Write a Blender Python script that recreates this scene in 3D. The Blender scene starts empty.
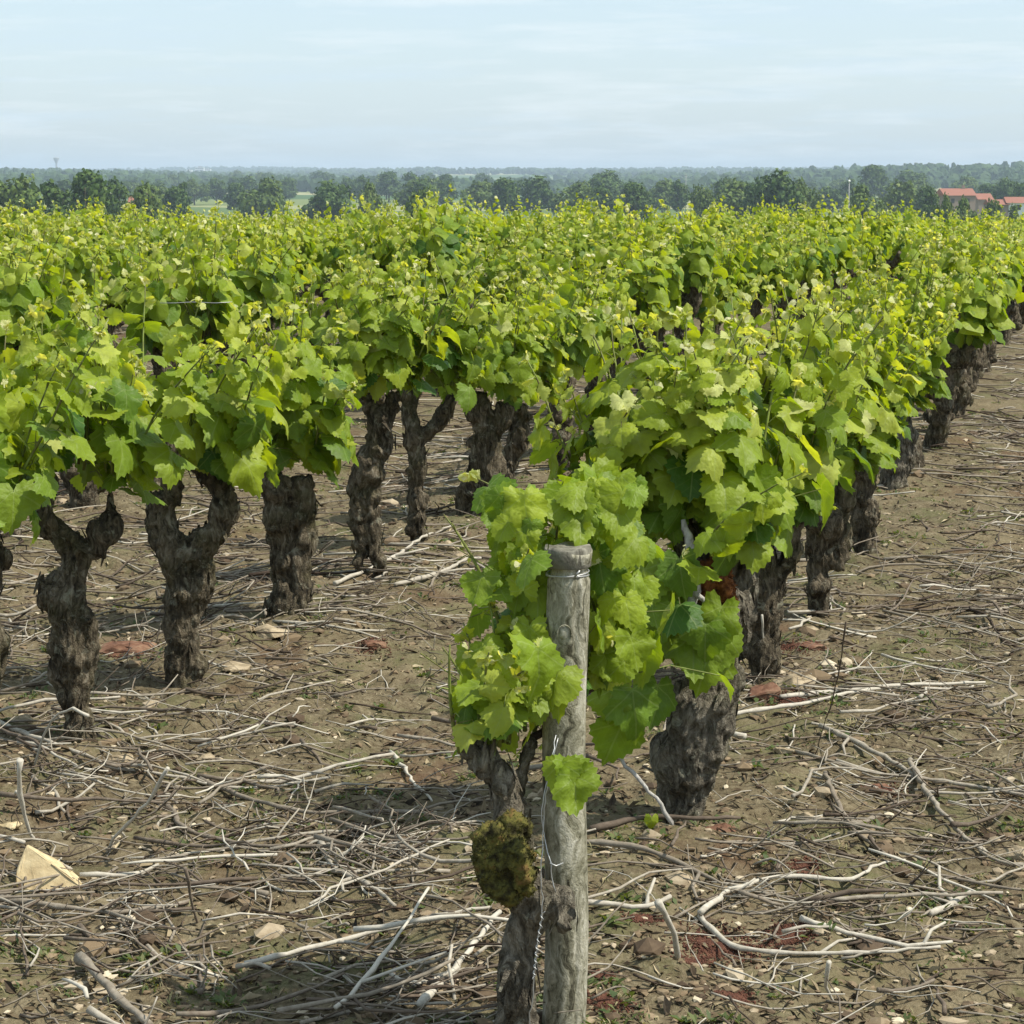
import bpy, math, random
import numpy as np
from mathutils import Vector, noise

R = math.radians
rng = np.random.default_rng(7)
random.seed(7)

# ------------------------------------------------------------------ camera
F = 2200.0            # focal length in pixels of a 1024 px wide picture
H = 1.6               # eye height
TH = math.atan(337.0 / F)
scene = bpy.context.scene
cam_d = bpy.data.cameras.new('camera')
cam_d.sensor_width = 36.0
cam_d.lens = 36.0 * F / 1024.0
cam_d.clip_start = 0.1
cam_d.clip_end = 60000
cam = bpy.data.objects.new('camera', cam_d)
scene.collection.objects.link(cam)
cam.location = (0, 0, H)
cam.rotation_euler = (R(90) - TH, 0, 0)
scene.camera = cam
scene.render.resolution_x = scene.render.resolution_y = 1024

# ------------------------------------------------------------------ light
SUN_EL, SUN_AZ = 57.0, 104.0     # azimuth clockwise from +Y (the view direction)
world = bpy.data.worlds.new('World')
scene.world = world
world.use_nodes = True
wn, wl = world.node_tree.nodes, world.node_tree.links
wn.clear()
wo = wn.new('ShaderNodeOutputWorld')
bg = wn.new('ShaderNodeBackground')
bg.inputs['Strength'].default_value = 0.15
sky = wn.new('ShaderNodeTexSky')
sky.sky_type = 'NISHITA'
sky.sun_disc = False
sky.sun_elevation = R(SUN_EL)
sky.sun_rotation = R(SUN_AZ)
sky.air_density = 1.0
sky.dust_density = 1.2
sky.ozone_density = 2.0
# thin high veil and a few faint streaks of cloud
tc = wn.new('ShaderNodeTexCoord')
mp = wn.new('ShaderNodeMapping'); mp.inputs['Scale'].default_value = (5.0, 5.0, 42.0)
mp.inputs['Location'].default_value = (0.3, 0.0, 0.9)
nz = wn.new('ShaderNodeTexNoise'); nz.inputs['Scale'].default_value = 1.6
nz.inputs['Detail'].default_value = 6; nz.inputs['Roughness'].default_value = 0.6
cr = wn.new('ShaderNodeValToRGB')
cr.color_ramp.elements[0].position = 0.50; cr.color_ramp.elements[0].color = (0.62,) * 3 + (1,)
cr.color_ramp.elements[1].position = 0.78; cr.color_ramp.elements[1].color = (0.95,) * 3 + (1,)
mixc = wn.new('ShaderNodeMixRGB')
mixc.inputs[2].default_value = (3.65, 4.48, 5.05, 1)
wl.new(tc.outputs['Generated'], mp.inputs[0]); wl.new(mp.outputs[0], nz.inputs['Vector'])
wl.new(nz.outputs['Fac'], cr.inputs[0]); wl.new(cr.outputs[0], mixc.inputs[0])
wl.new(sky.outputs[0], mixc.inputs[1])
mp2 = wn.new('ShaderNodeMapping'); mp2.inputs['Scale'].default_value = (8.0, 8.0, 75.0); mp2.inputs['Location'].default_value = (3.1, 0.4, -6.6)
nz2 = wn.new('ShaderNodeTexNoise'); nz2.inputs['Scale'].default_value = 1.5; nz2.inputs['Detail'].default_value = 7; nz2.inputs['Roughness'].default_value = 0.62
cr2 = wn.new('ShaderNodeValToRGB'); cr2.color_ramp.elements[0].position = .50; cr2.color_ramp.elements[0].color = (0, 0, 0, 1)
cr2.color_ramp.elements[1].position = .74; cr2.color_ramp.elements[1].color = (.5, .5, .5, 1)
wl.new(tc.outputs['Generated'], mp2.inputs[0]); wl.new(mp2.outputs[0], nz2.inputs['Vector']); wl.new(nz2.outputs['Fac'], cr2.inputs[0])
mixd = wn.new('ShaderNodeMixRGB'); mixd.inputs[2].default_value = (5.0, 5.4, 5.6, 1)
wl.new(cr2.outputs[0], mixd.inputs[0]); wl.new(mixc.outputs[0], mixd.inputs[1]); wl.new(mixd.outputs[0], bg.inputs['Color'])
wl.new(bg.outputs[0], wo.inputs['Surface'])

sun_d = bpy.data.lights.new('sun', 'SUN')
sun_d.energy = 4.7
sun_d.angle = R(0.8)
sun_d.color = (1.0, 0.95, 0.86)
sun = bpy.data.objects.new('sun', sun_d)
scene.collection.objects.link(sun)
_sd = Vector((math.sin(R(SUN_AZ)) * math.cos(R(SUN_EL)), math.cos(R(SUN_AZ)) * math.cos(R(SUN_EL)), math.sin(R(SUN_EL))))
sun.rotation_euler = _sd.to_track_quat('Z', 'Y').to_euler()

vs = scene.view_settings
vs.view_transform = 'Standard'
vs.look = 'None'
vs.exposure = 0.35
vs.gamma = 1.0
scene.cycles.max_bounces = 7
scene.cycles.transparent_max_bounces = 8
scene.cycles.volume_bounces = 0

# ------------------------------------------------------------------ helpers
def ray(x, y):
    xc, yc = (x - 512) / F, (512 - y) / F
    f = np.array([0, math.cos(TH), -math.sin(TH)]); u = np.array([0, math.sin(TH), math.cos(TH)])
    return np.array([xc, 0, 0]) + yc * u + f

def P(x, y, Y):                        # the point at world depth Y seen in direction x, y
    d = ray(x, y)
    return np.array([0, 0, H]) + d * (Y / d[1])

def gp(x, y):                          # the point of level ground seen there
    d = ray(x, y)
    return np.array([0, 0, H]) + d * (-H / d[2])

def proj(p):
    q = np.asarray(p, float) - np.array([0, 0, H])
    f = np.array([0, math.cos(TH), -math.sin(TH)]); u = np.array([0, math.sin(TH), math.cos(TH)])
    z = q @ f
    return 512 + F * q[..., 0] / z, 512 - F * (q @ u) / z, z

def n3(p, s=1.0, off=0.0):
    return noise.noise(Vector((p[0] * s + off, p[1] * s + off * .7, p[2] * s - off * .3)))

class MB:
    """Collects pieces into one mesh; 'at' is a per-point vector attribute the materials read."""
    def __init__(self):
        self.v, self.f3, self.f4, self.a, self.n = [], [], [], [], 0
    def add(self, verts, tris=None, quads=None, at=None):
        verts = np.asarray(verts, np.float32)
        if tris is not None and len(tris): self.f3.append(np.asarray(tris, np.int32) + self.n)
        if quads is not None and len(quads): self.f4.append(np.asarray(quads, np.int32) + self.n)
        self.v.append(verts)
        if at is None: at = np.zeros((len(verts), 3))
        at = np.asarray(at, np.float32)
        if at.ndim == 1: at = np.tile(at, (len(verts), 1))
        self.a.append(at)
        self.n += len(verts)
    def tube(self, pts, rad, sides=5, at=None, cap=True):
        pts = np.asarray(pts, float); rad = np.asarray(rad, float) * np.ones(len(pts))
        n = len(pts)
        tg = np.gradient(pts, axis=0); tg /= (np.linalg.norm(tg, axis=1, keepdims=True) + 1e-9)
        ref = np.array([0, 0, 1.0]) if abs(tg[:, 2].mean()) < .8 else np.array([1.0, 0, 0])
        a = np.cross(tg, ref); a /= (np.linalg.norm(a, axis=1, keepdims=True) + 1e-9)
        b = np.cross(tg, a)
        ph = np.linspace(0, 2 * math.pi, sides, endpoint=False)
        ring = a[:, None] * np.cos(ph)[None, :, None] + b[:, None] * np.sin(ph)[None, :, None]
        v = (pts[:, None] + ring * rad[:, None, None]).reshape(-1, 3)
        i = np.arange(n - 1)[:, None] * sides; j = np.arange(sides)[None]
        q = np.stack([i + j, i + (j + 1) % sides, i + sides + (j + 1) % sides, i + sides + j], -1).reshape(-1, 4)
        t = []
        if cap:
            v = np.vstack([v, pts[:1], pts[-1:]])
            c0, c1 = n * sides, n * sides + 1
            for k in range(sides):
                t.append((c0, (k + 1) % sides, k)); t.append((c1, (n - 1) * sides + k, (n - 1) * sides + (k + 1) % sides))
        self.add(v, t, q, at)
    def mesh(self, name, mat, smooth=True):
        V = np.vstack(self.v); A = np.vstack(self.a)
        f3 = np.vstack(self.f3) if self.f3 else np.zeros((0, 3), np.int32)
        f4 = np.vstack(self.f4) if self.f4 else np.zeros((0, 4), np.int32)
        me = bpy.data.meshes.new(name)
        me.vertices.add(len(V)); me.vertices.foreach_set('co', V.ravel())
        nl = len(f3) * 3 + len(f4) * 4
        me.loops.add(nl); me.loops.foreach_set('vertex_index', np.concatenate([f3.ravel(), f4.ravel()]).astype(np.int32))
        me.polygons.add(len(f3) + len(f4))
        st = np.concatenate([np.arange(len(f3)) * 3, len(f3) * 3 + np.arange(len(f4)) * 4]).astype(np.int32)
        me.polygons.foreach_set('loop_start', st)
        me.polygons.foreach_set('use_smooth', np.full(len(st), smooth, dtype=bool))
        me.update(calc_edges=True)
        at = me.attributes.new('lf', 'FLOAT_VECTOR', 'POINT'); at.data.foreach_set('vector', A.ravel())
        if isinstance(mat, (list, tuple)):
            for m in mat: me.materials.append(m)
        else: me.materials.append(mat)
        return me

def link(name, data, parent=None, loc=(0, 0, 0), rot=0.0, scale=1.0):
    o = bpy.data.objects.new(name, data)
    scene.collection.objects.link(o)
    if parent is not None: o.parent = parent
    o.location = loc; o.rotation_euler = (0, 0, rot)
    if not hasattr(scale, '__len__'): scale = (scale,) * 3
    o.scale = scale
    return o

def tag(o, label, cat, group=None, kind=None):
    o['label'] = label; o['category'] = cat
    if group: o['group'] = group
    if kind: o['kind'] = kind
    return o

# ------------------------------------------------------------------ materials
def mat(name):
    m = bpy.data.materials.new(name); m.use_nodes = True
    nt = m.node_tree; nt.nodes.clear()
    return m, nt.nodes, nt.links

def ramp(N, pts):
    r = N.new('ShaderNodeValToRGB'); e = r.color_ramp.elements
    while len(e) < len(pts): e.new(0.5)
    for k, (p, c) in enumerate(pts):
        e[k].position = p; e[k].color = tuple(c) + (1,)
    return r

def noise_node(N, L, scale, detail=4, rough=0.55, vec=None, mapping=None):
    n = N.new('ShaderNodeTexNoise'); n.inputs['Scale'].default_value = scale
    n.inputs['Detail'].default_value = detail; n.inputs['Roughness'].default_value = rough
    if vec is not None:
        if mapping:
            m = N.new('ShaderNodeMapping'); m.inputs['Scale'].default_value = mapping
            L.new(vec, m.inputs[0]); L.new(m.outputs[0], n.inputs['Vector'])
        else: L.new(vec, n.inputs['Vector'])
    return n

def math_node(N, L, op, a, b=None, clamp=False):
    m = N.new('ShaderNodeMath'); m.operation = op; m.use_clamp = clamp
    for k, x in enumerate((a, b)):
        if x is None: continue
        if isinstance(x, (int, float)): m.inputs[k].default_value = x
        else: L.new(x, m.inputs[k])
    return m.outputs[0]

def mixrgb(N, L, fac, a, b, mode='MIX'):
    m = N.new('ShaderNodeMixRGB'); m.blend_type = mode
    for k, x in enumerate((fac, a, b)):
        if isinstance(x, (int, float)): m.inputs[k].default_value = x
        elif isinstance(x, tuple): m.inputs[k].default_value = x + (1,)
        else: L.new(x, m.inputs[k])
    return m.outputs[0]

def leaf_material(name, ramp_pts, back=(0.26, 0.34, 0.14), trans=0.47, rough=0.50, veins=True, spec=0.28):
    # attribute lf = (leaf-local x, leaf-local y, age + random): z in 0..1 runs mature -> young
    m, N, L = mat(name)
    out = N.new('ShaderNodeOutputMaterial')
    at = N.new('ShaderNodeAttribute'); at.attribute_name = 'lf'
    sp = N.new('ShaderNodeSeparateXYZ'); L.new(at.outputs['Vector'], sp.inputs[0])
    rp = ramp(N, ramp_pts); L.new(sp.outputs[2], rp.inputs[0])
    col = rp.outputs[0]
    bump_h = None
    tcn = N.new('ShaderNodeTexCoord')
    if veins:
        x = math_node(N, L, 'ABSOLUTE', sp.outputs[0])
        ang = math_node(N, L, 'ARCTAN2', x, sp.outputs[1])          # 0 at the tip
        pp = math_node(N, L, 'PINGPONG', ang, 0.46)                 # palmate main veins every 0.92 rad
        r = N.new('ShaderNodeVectorMath'); r.operation = 'LENGTH'
        cx = N.new('ShaderNodeCombineXYZ'); L.new(sp.outputs[0], cx.inputs[0]); L.new(sp.outputs[1], cx.inputs[1])
        L.new(cx.outputs[0], r.inputs[0])
        d = math_node(N, L, 'MULTIPLY', pp, r.outputs['Value'])
        v1 = math_node(N, L, 'LESS_THAN', d, 0.016)
        # side veins: stripes slanting off the main ones
        s = math_node(N, L, 'ADD', math_node(N, L, 'MULTIPLY', r.outputs['Value'], 34.0), math_node(N, L, 'MULTIPLY', d, -40.0))
        s2 = math_node(N, L, 'SINE', s)
        v2 = math_node(N, L, 'MULTIPLY', math_node(N, L, 'GREATER_THAN', s2, 0.93), 0.22)
        v = math_node(N, L, 'MAXIMUM', math_node(N, L, 'MULTIPLY', v1, 0.75), v2)
        col = mixrgb(N, L, math_node(N, L, 'MULTIPLY', v, 0.4), col, (0.36, 0.44, 0.16))
        nb = noise_node(N, L, 60, 2, .5, tcn.outputs['Object'])
        bump_h = math_node(N, L, 'ADD', math_node(N, L, 'MULTIPLY', v, -0.8), math_node(N, L, 'ADD', math_node(N, L, 'MULTIPLY', s2, 0.07), math_node(N, L, 'MULTIPLY', nb.outputs['Fac'], 1.8)))
    nm = noise_node(N, L, 22, 3, .6, tcn.outputs['Object'])
    mott = N.new('ShaderNodeMapRange'); L.new(nm.outputs['Fac'], mott.inputs[0])
    mott.inputs[1].default_value = .3; mott.inputs[2].default_value = .7; mott.inputs[3].default_value = .82; mott.inputs[4].default_value = 1.15
    col = mixrgb(N, L, 1.0, col, mott.outputs[0], 'MULTIPLY')
    geo = N.new('ShaderNodeNewGeometry')
    top = mixrgb(N, L, math_node(N, L, 'MULTIPLY', geo.outputs['Backfacing'], 0.55), col, back)
    pb = N.new('ShaderNodeBsdfPrincipled')
    L.new(top, pb.inputs['Base Color']); pb.inputs['Roughness'].default_value = rough
    pb.inputs['Specular IOR Level'].default_value = spec
    tr = N.new('ShaderNodeBsdfTranslucent')
    tcol = mixrgb(N, L, 1.0, col, (1.52, 1.40, 0.25), 'MULTIPLY'); L.new(tcol, tr.inputs['Color'])
    mx = N.new('ShaderNodeMixShader'); mx.inputs[0].default_value = trans
    L.new(pb.outputs[0], mx.inputs[1]); L.new(tr.outputs[0], mx.inputs[2]); L.new(mx.outputs[0], out.inputs[0])
    if bump_h is not None:
        b = N.new('ShaderNodeBump'); b.inputs['Strength'].default_value = 0.55; b.inputs['Distance'].default_value = 0.004
        L.new(bump_h, b.inputs['Height']); L.new(b.outputs[0], pb.inputs['Normal'])
    return m

VINE_RAMP = [(0.0, (0.065, 0.150, 0.020)), (0.25, (0.180, 0.275, 0.022)), (0.58, (0.300, 0.380, 0.028)), (0.85, (0.42, 0.47, 0.080)), (1.0, (0.72, 0.71, 0.46))]
M_leaf = leaf_material('vine_leaf', VINE_RAMP)

def bark_material(name, ramp_pts, scale=1.0, stretch=.16, bump=1.0, lichen=0.5, dist=0.022):
    m, N, L = mat(name)
    out = N.new('ShaderNodeOutputMaterial'); pb = N.new('ShaderNodeBsdfPrincipled')
    tcn = N.new('ShaderNodeTexCoord')
    warp = noise_node(N, L, 9 * scale, 3, .5, tcn.outputs['Object'])
    wv = N.new('ShaderNodeVectorMath'); wv.operation = 'SCALE'; L.new(warp.outputs['Color'], wv.inputs[0]); wv.inputs['Scale'].default_value = 0.10
    ad = N.new('ShaderNodeVectorMath'); ad.operation = 'ADD'; L.new(tcn.outputs['Object'], ad.inputs[0]); L.new(wv.outputs[0], ad.inputs[1])
    fib = noise_node(N, L, 70 * scale, 5, .65, ad.outputs[0], (1, 1, stretch))
    big = noise_node(N, L, 11 * scale, 4, .6, tcn.outputs['Object'])
    fine = noise_node(N, L, 190 * scale, 3, .6, tcn.outputs['Object'])
    f = math_node(N, L, 'ADD', math_node(N, L, 'MULTIPLY', fib.outputs['Fac'], .62), math_node(N, L, 'MULTIPLY', big.outputs['Fac'], .38))
    rp = ramp(N, ramp_pts); L.new(f, rp.inputs[0])
    col = rp.outputs[0]
    lic = noise_node(N, L, 26 * scale, 5, .7, ad.outputs[0])
    lr = N.new('ShaderNodeMapRange'); L.new(lic.outputs['Fac'], lr.inputs[0]); lr.inputs[1].default_value = .57; lr.inputs[2].default_value = .66; lr.inputs[4].default_value = lichen
    col = mixrgb(N, L, lr.outputs[0], col, (0.38, 0.37, 0.27))
    ol = noise_node(N, L, 6 * scale, 4, .6, tcn.outputs['Object'])
    orr = N.new('ShaderNodeMapRange'); L.new(ol.outputs['Fac'], orr.inputs[0]); orr.inputs[1].default_value = .5; orr.inputs[2].default_value = .65; orr.inputs[4].default_value = .6
    col = mixrgb(N, L, math_node(N, L, 'MULTIPLY', orr.outputs[0], lichen), col, (0.13, 0.125, 0.045))
    L.new(col, pb.inputs['Base Color']); pb.inputs['Roughness'].default_value = .92; pb.inputs['Specular IOR Level'].default_value = .15
    h = math_node(N, L, 'ADD', fib.outputs['Fac'], math_node(N, L, 'MULTIPLY', fine.outputs['Fac'], .3))
    b = N.new('ShaderNodeBump'); b.inputs['Strength'].default_value = bump; b.inputs['Distance'].default_value = dist
    L.new(h, b.inputs['Height']); L.new(b.outputs[0], pb.inputs['Normal']); L.new(pb.outputs[0], out.inputs[0])
    return m

M_bark = bark_material('vine_bark', [(0.37, (0.016, 0.013, 0.009)), (0.46, (0.062, 0.050, 0.032)), (0.55, (0.145, 0.118, 0.078)), (0.66, (0.31, 0.27, 0.20))])
M_bark_grey = bark_material('weathered_bark', [(0.37, (0.025, 0.021, 0.015)), (0.46, (0.10, 0.086, 0.062)), (0.55, (0.20, 0.175, 0.13)), (0.66, (0.38, 0.345, 0.275))])
M_treebark = bark_material('tree_bark', [(0.35, (0.03, 0.025, 0.02)), (0.65, (0.13, 0.11, 0.08))], scale=.1, dist=.05)
M_post = bark_material('weathered_post_wood', [(0.38, (0.06, 0.055, 0.036)), (0.45, (0.19, 0.178, 0.12)), (0.53, (0.33, 0.31, 0.23)), (0.62, (0.50, 0.475, 0.38))], scale=1.2, stretch=.035, bump=.8, lichen=.3, dist=.006)
M_postdark = bark_material('dark_post_wood', [(0.33, (0.06, 0.055, 0.042)), (0.5, (0.16, 0.15, 0.115)), (0.66, (0.30, 0.285, 0.225))], scale=1.0, stretch=.3, bump=.6, lichen=.1, dist=.004)
M_deadwood = bark_material('dead_wood', [(0.35, (0.10, 0.09, 0.08)), (0.5, (0.36, 0.34, 0.30)), (0.65, (0.56, 0.54, 0.49))], scale=1.2, stretch=.08, lichen=.1, dist=.004)

def simple_noise_mat(name, pts, scale=30, rough=.9, bump=.4, dist=.005, spec=.2, detail=5, attr=False, amap=None):
    m, N, L = mat(name)
    out = N.new('ShaderNodeOutputMaterial'); pb = N.new('ShaderNodeBsdfPrincipled')
    tcn = N.new('ShaderNodeTexCoord')
    n = noise_node(N, L, scale, detail, .62, tcn.outputs['Object'], amap)
    if attr:
        at = N.new('ShaderNodeAttribute'); at.attribute_name = 'lf'
        sp = N.new('ShaderNodeSeparateXYZ'); L.new(at.outputs['Vector'], sp.inputs[0])
        f = math_node(N, L, 'ADD', sp.outputs[2], math_node(N, L, 'MULTIPLY', math_node(N, L, 'SUBTRACT', n.outputs['Fac'], .5), .6))
    else: f = n.outputs['Fac']
    rp = ramp(N, pts); L.new(f, rp.inputs[0]); L.new(rp.outputs[0], pb.inputs['Base Color'])
    pb.inputs['Roughness'].default_value = rough; pb.inputs['Specular IOR Level'].default_value = spec
    b = N.new('ShaderNodeBump'); b.inputs['Strength'].default_value = bump; b.inputs['Distance'].default_value = dist
    L.new(n.outputs['Fac'], b.inputs['Height']); L.new(b.outputs[0], pb.inputs['Normal']); L.new(pb.outputs[0], out.inputs[0])
    return m

M_cane = simple_noise_mat('dry_cane', [(0.0, (0.045, 0.03, 0.02)), (0.35, (0.13, 0.10, 0.072)), (0.6, (0.235, 0.200, 0.150)), (1.0, (0.50, 0.46, 0.375))], 60, attr=True, bump=.5, dist=.003, rough=.8)
M_litter = simple_noise_mat('dry_litter', [(0.0, (0.03, 0.024, 0.016)), (0.35, (0.085, 0.060, 0.036)), (0.65, (0.20, 0.155, 0.090)), (1.0, (0.42, 0.35, 0.22))], 40, attr=True)
M_stone = simple_noise_mat('tan_stone', [(0.3, (0.17, 0.13, 0.08)), (0.5, (0.31, 0.245, 0.155)), (0.7, (0.46, 0.38, 0.26))], 22, bump=.8, dist=.01)
M_rock = simple_noise_mat('pale_ochre_stone', [(0.3, (0.40, 0.30, 0.16)), (0.5, (0.52, 0.41, 0.23)), (0.7, (0.64, 0.53, 0.33))], 22, bump=.6, dist=.008)
M_redstone = simple_noise_mat('red_stone', [(0.3, (0.07, 0.035, 0.022)), (0.5, (0.165, 0.082, 0.050)), (0.7, (0.25, 0.16, 0.10))], 22, bump=.6, dist=.01)
M_pebble = simple_noise_mat('pebbles', [(0.0, (0.08, 0.055, 0.034)), (0.45, (0.20, 0.145, 0.085)), (1.0, (0.55, 0.47, 0.33))], 30, attr=True)
M_redmoss = simple_noise_mat('red_moss', [(0.3, (0.05, 0.022, 0.014)), (0.55, (0.115, 0.048, 0.030)), (0.75, (0.18, 0.095, 0.055))], 60, bump=1, dist=.01)
M_moss = simple_noise_mat('yellow_moss', [(0.36, (0.02, 0.016, 0.006)), (0.46, (0.055, 0.050, 0.014)), (0.56, (0.115, 0.105, 0.024)), (0.68, (0.14, 0.085, 0.028))], 38, bump=1, dist=.01)
M_rust = simple_noise_mat('russet_moss', [(0.35, (0.07, 0.022, 0.008)), (0.6, (0.23, 0.085, 0.025)), (0.75, (0.30, 0.13, 0.05))], 50, bump=1, dist=.01)
M_weed = leaf_material('weed_leaf', [(0.0, (0.05, 0.085, 0.028)), (0.5, (0.105, 0.135, 0.042)), (1.0, (0.36, 0.31, 0.17))], trans=.3, veins=False, rough=.6)
M_shoot = simple_noise_mat('green_shoot', [(0.35, (0.10, 0.085, 0.03)), (0.6, (0.20, 0.25, 0.055))], 25, rough=.5)
def plain(name, c, rough=.6, metal=0.0):
    m, N, L = mat(name); out = N.new('ShaderNodeOutputMaterial'); pb = N.new('ShaderNodeBsdfPrincipled')
    tcn = N.new('ShaderNodeTexCoord'); n = noise_node(N, L, 8, 4, .6, tcn.outputs['Object'])
    col = mixrgb(N, L, n.outputs['Fac'], tuple(x * .8 for x in c), tuple(min(1, x * 1.15) for x in c))
    L.new(col, pb.inputs['Base Color']); pb.inputs['Roughness'].default_value = rough; pb.inputs['Metallic'].default_value = metal
    L.new(pb.outputs[0], out.inputs[0]); return m
M_wire = plain('galvanised_wire', (0.42, 0.42, 0.40), .45, .6)
M_string = plain('pale_string', (0.62, 0.60, 0.55), .8)
M_cream = plain('render_wall', (0.24, 0.19, 0.155), .9)
M_white = plain('white_wall', (0.78, 0.77, 0.74), .9)
M_roof = plain('terracotta_roof', (0.27, 0.115, 0.075), .9)
M_dark = plain('dark_opening', (0.05, 0.05, 0.055), .3)
M_concrete = plain('concrete', (0.30, 0.30, 0.29), .9)
TREE_RAMPS = [[(0.0, (0.030, 0.060, 0.014)), (0.5, (0.065, 0.115, 0.022)), (1.0, (0.115, 0.165, 0.035))],
              [(0.0, (0.05, 0.085, 0.015)), (0.5, (0.10, 0.15, 0.028)), (1.0, (0.16, 0.20, 0.045))]]
M_tree = [leaf_material('tree_leaf', TREE_RAMPS[0], trans=.15, veins=False, rough=.7, back=(0.04, 0.08, 0.03), spec=.2),
          leaf_material('light_tree_leaf', TREE_RAMPS[1], trans=.15, veins=False, rough=.7, back=(0.06, 0.1, 0.04), spec=.2)]

# ground: soil near, fields far
def ground_material():
    m, N, L = mat('vineyard_soil')
    out = N.new('ShaderNodeOutputMaterial'); pb = N.new('ShaderNodeBsdfPrincipled')
    tcn = N.new('ShaderNodeTexCoord'); g = tcn.outputs['Object']
    a = noise_node(N, L, 1.3, 6, .6, g); b = noise_node(N, L, 14, 6, .7, g); c = noise_node(N, L, 85, 4, .7, g)
    f = math_node(N, L, 'ADD', math_node(N, L, 'MULTIPLY', b.outputs['Fac'], .5), math_node(N, L, 'MULTIPLY', c.outputs['Fac'], .5))
    rp = ramp(N, [(0.34, (0.045, 0.034, 0.020)), (0.45, (0.105, 0.082, 0.047)), (0.54, (0.160, 0.130, 0.078)), (0.68, (0.28, 0.235, 0.15))])
    L.new(f, rp.inputs[0]); col = rp.outputs[0]
    ra = N.new('ShaderNodeMapRange'); L.new(a.outputs['Fac'], ra.inputs[0]); ra.inputs[1].default_value = .45; ra.inputs[2].default_value = .62
    col = mixrgb(N, L, math_node(N, L, 'MULTIPLY', ra.outputs[0], .45), col, (0.20, 0.160, 0.092))
    # dull green bloom of algae and seedlings
    e = noise_node(N, L, 3.1, 7, .72, g, None)
    re = N.new('ShaderNodeMapRange'); L.new(e.outputs['Fac'], re.inputs[0]); re.inputs[1].default_value = .50; re.inputs[2].default_value = .64; re.inputs[4].default_value = .6
    col = mixrgb(N, L, re.outputs[0], col, (0.095, 0.105, 0.038))
    ru = noise_node(N, L, 1.9, 5, .65, g, (1, .6, 1))
    rr_ = N.new('ShaderNodeMapRange'); L.new(ru.outputs['Fac'], rr_.inputs[0]); rr_.inputs[1].default_value = .56; rr_.inputs[2].default_value = .66; rr_.inputs[4].default_value = .55
    col = mixrgb(N, L, rr_.outputs[0], col, (0.105, 0.052, 0.030))
    # fields in the far valley
    sp = N.new('ShaderNodeSeparateXYZ'); L.new(g, sp.inputs[0])
    far = N.new('ShaderNodeMapRange'); L.new(sp.outputs[1], far.inputs[0]); far.inputs[1].default_value = 70; far.inputs[2].default_value = 110
    vo = N.new('ShaderNodeTexVoronoi'); vo.inputs['Scale'].default_value = .0045
    L.new(g, vo.inputs['Vector'])
    sv = N.new('ShaderNodeSeparateXYZ'); L.new(vo.outputs['Color'], sv.inputs[0])
    rf = ramp(N, [(0.0, (0.05, 0.10, 0.025)), (0.4, (0.11, 0.15, 0.04)), (0.6, (0.16, 0.19, 0.06)), (0.8, (0.30, 0.29, 0.14)), (1.0, (0.08, 0.13, 0.03))])
    L.new(sv.outputs[0], rf.inputs[0])
    col = mixrgb(N, L, far.outputs[0], col, rf.outputs[0])
    L.new(col, pb.inputs['Base Color']); pb.inputs['Roughness'].default_value = .95; pb.inputs['Specular IOR Level'].default_value = .1
    bm_ = N.new('ShaderNodeBump'); bm_.inputs['Strength'].default_value = .9; bm_.inputs['Distance'].default_value = .018
    L.new(f, bm_.inputs['Height']); L.new(bm_.outputs[0], pb.inputs['Normal']); L.new(pb.outputs[0], out.inputs[0])
    return m
M_ground = ground_material()

# ------------------------------------------------------------------ layout
AZ = math.atan(598 / math.hypot(337, F))
DR = np.array([math.sin(AZ), math.cos(AZ), 0]); NR = np.array([-math.cos(AZ), math.sin(AZ), 0])
A0 = gp(680, 828); B0 = gp(75, 742)
ROW = float((B0 - A0) @ NR)                     # distance between rows
def row_s(p): return float((np.asarray(p) - A0) @ DR)

# ------------------------------------------------------------------ terrain
TY = np.array([0, 15, 22, 30, 40, 50, 60, 80, 110, 200, 450, 1000, 2000, 3500, 6000, 9000, 9800.])
TZ = np.array([0, 0, -.05, -.17, -.42, -.75, -1.15, -2.0, -3.2, -7.0, -14.5, -17, -15.5, -9, 3, 15, 10.])
def terrain(x, y):
    x = np.asarray(x, float); y = np.asarray(y, float)
    z = np.interp(np.maximum(y, 0), TY, TZ)
    far = np.clip((y - 700) / 2500, 0, 1)
    z = z + far * 5 * np.sin(x / 410 + 1.0) * np.cos(y / 900) + far * 3.2 * np.sin(x / 170 + y / 600)
    z = z + 15 * np.exp(-(((x - 560) / 330) ** 2 + ((y - 2700) / 700) ** 2))
    return z

def axis(lo_fine, hi_fine, step, lo, hi, g=1.045):
    a = list(np.arange(lo_fine, hi_fine, step)); s = step; x = a[-1]
    while x < hi:
        s *= g; x += s; a.append(x)
    s = step; x = a[0]
    while x > lo:
        s *= g; x -= s; a.insert(0, x)
    return np.array(a)
gx = axis(-3.0, 3.2, .024, -6000, 6000, 1.05); gy = axis(3.2, 12.0, .026, -25, 9700, 1.03)
X, Y = np.meshgrid(gx, gy)
Z = terrain(X, Y)
def fnoise(X, Y, s, seed):
    # smooth value noise in numpy
    r = np.random.default_rng(seed); T = r.random((256, 256))
    u, v = X * s + 1000.3, Y * s + 1000.7
    iu, iv = np.floor(u).astype(int), np.floor(v).astype(int); fu, fv = u - iu, v - iv
    fu = fu * fu * (3 - 2 * fu); fv = fv * fv * (3 - 2 * fv)
    g = lambda a, b: T[a % 256, b % 256]
    return (g(iu, iv) * (1 - fu) * (1 - fv) + g(iu + 1, iv) * fu * (1 - fv) + g(iu, iv + 1) * (1 - fu) * fv + g(iu + 1, iv + 1) * fu * fv) - .5
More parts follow.
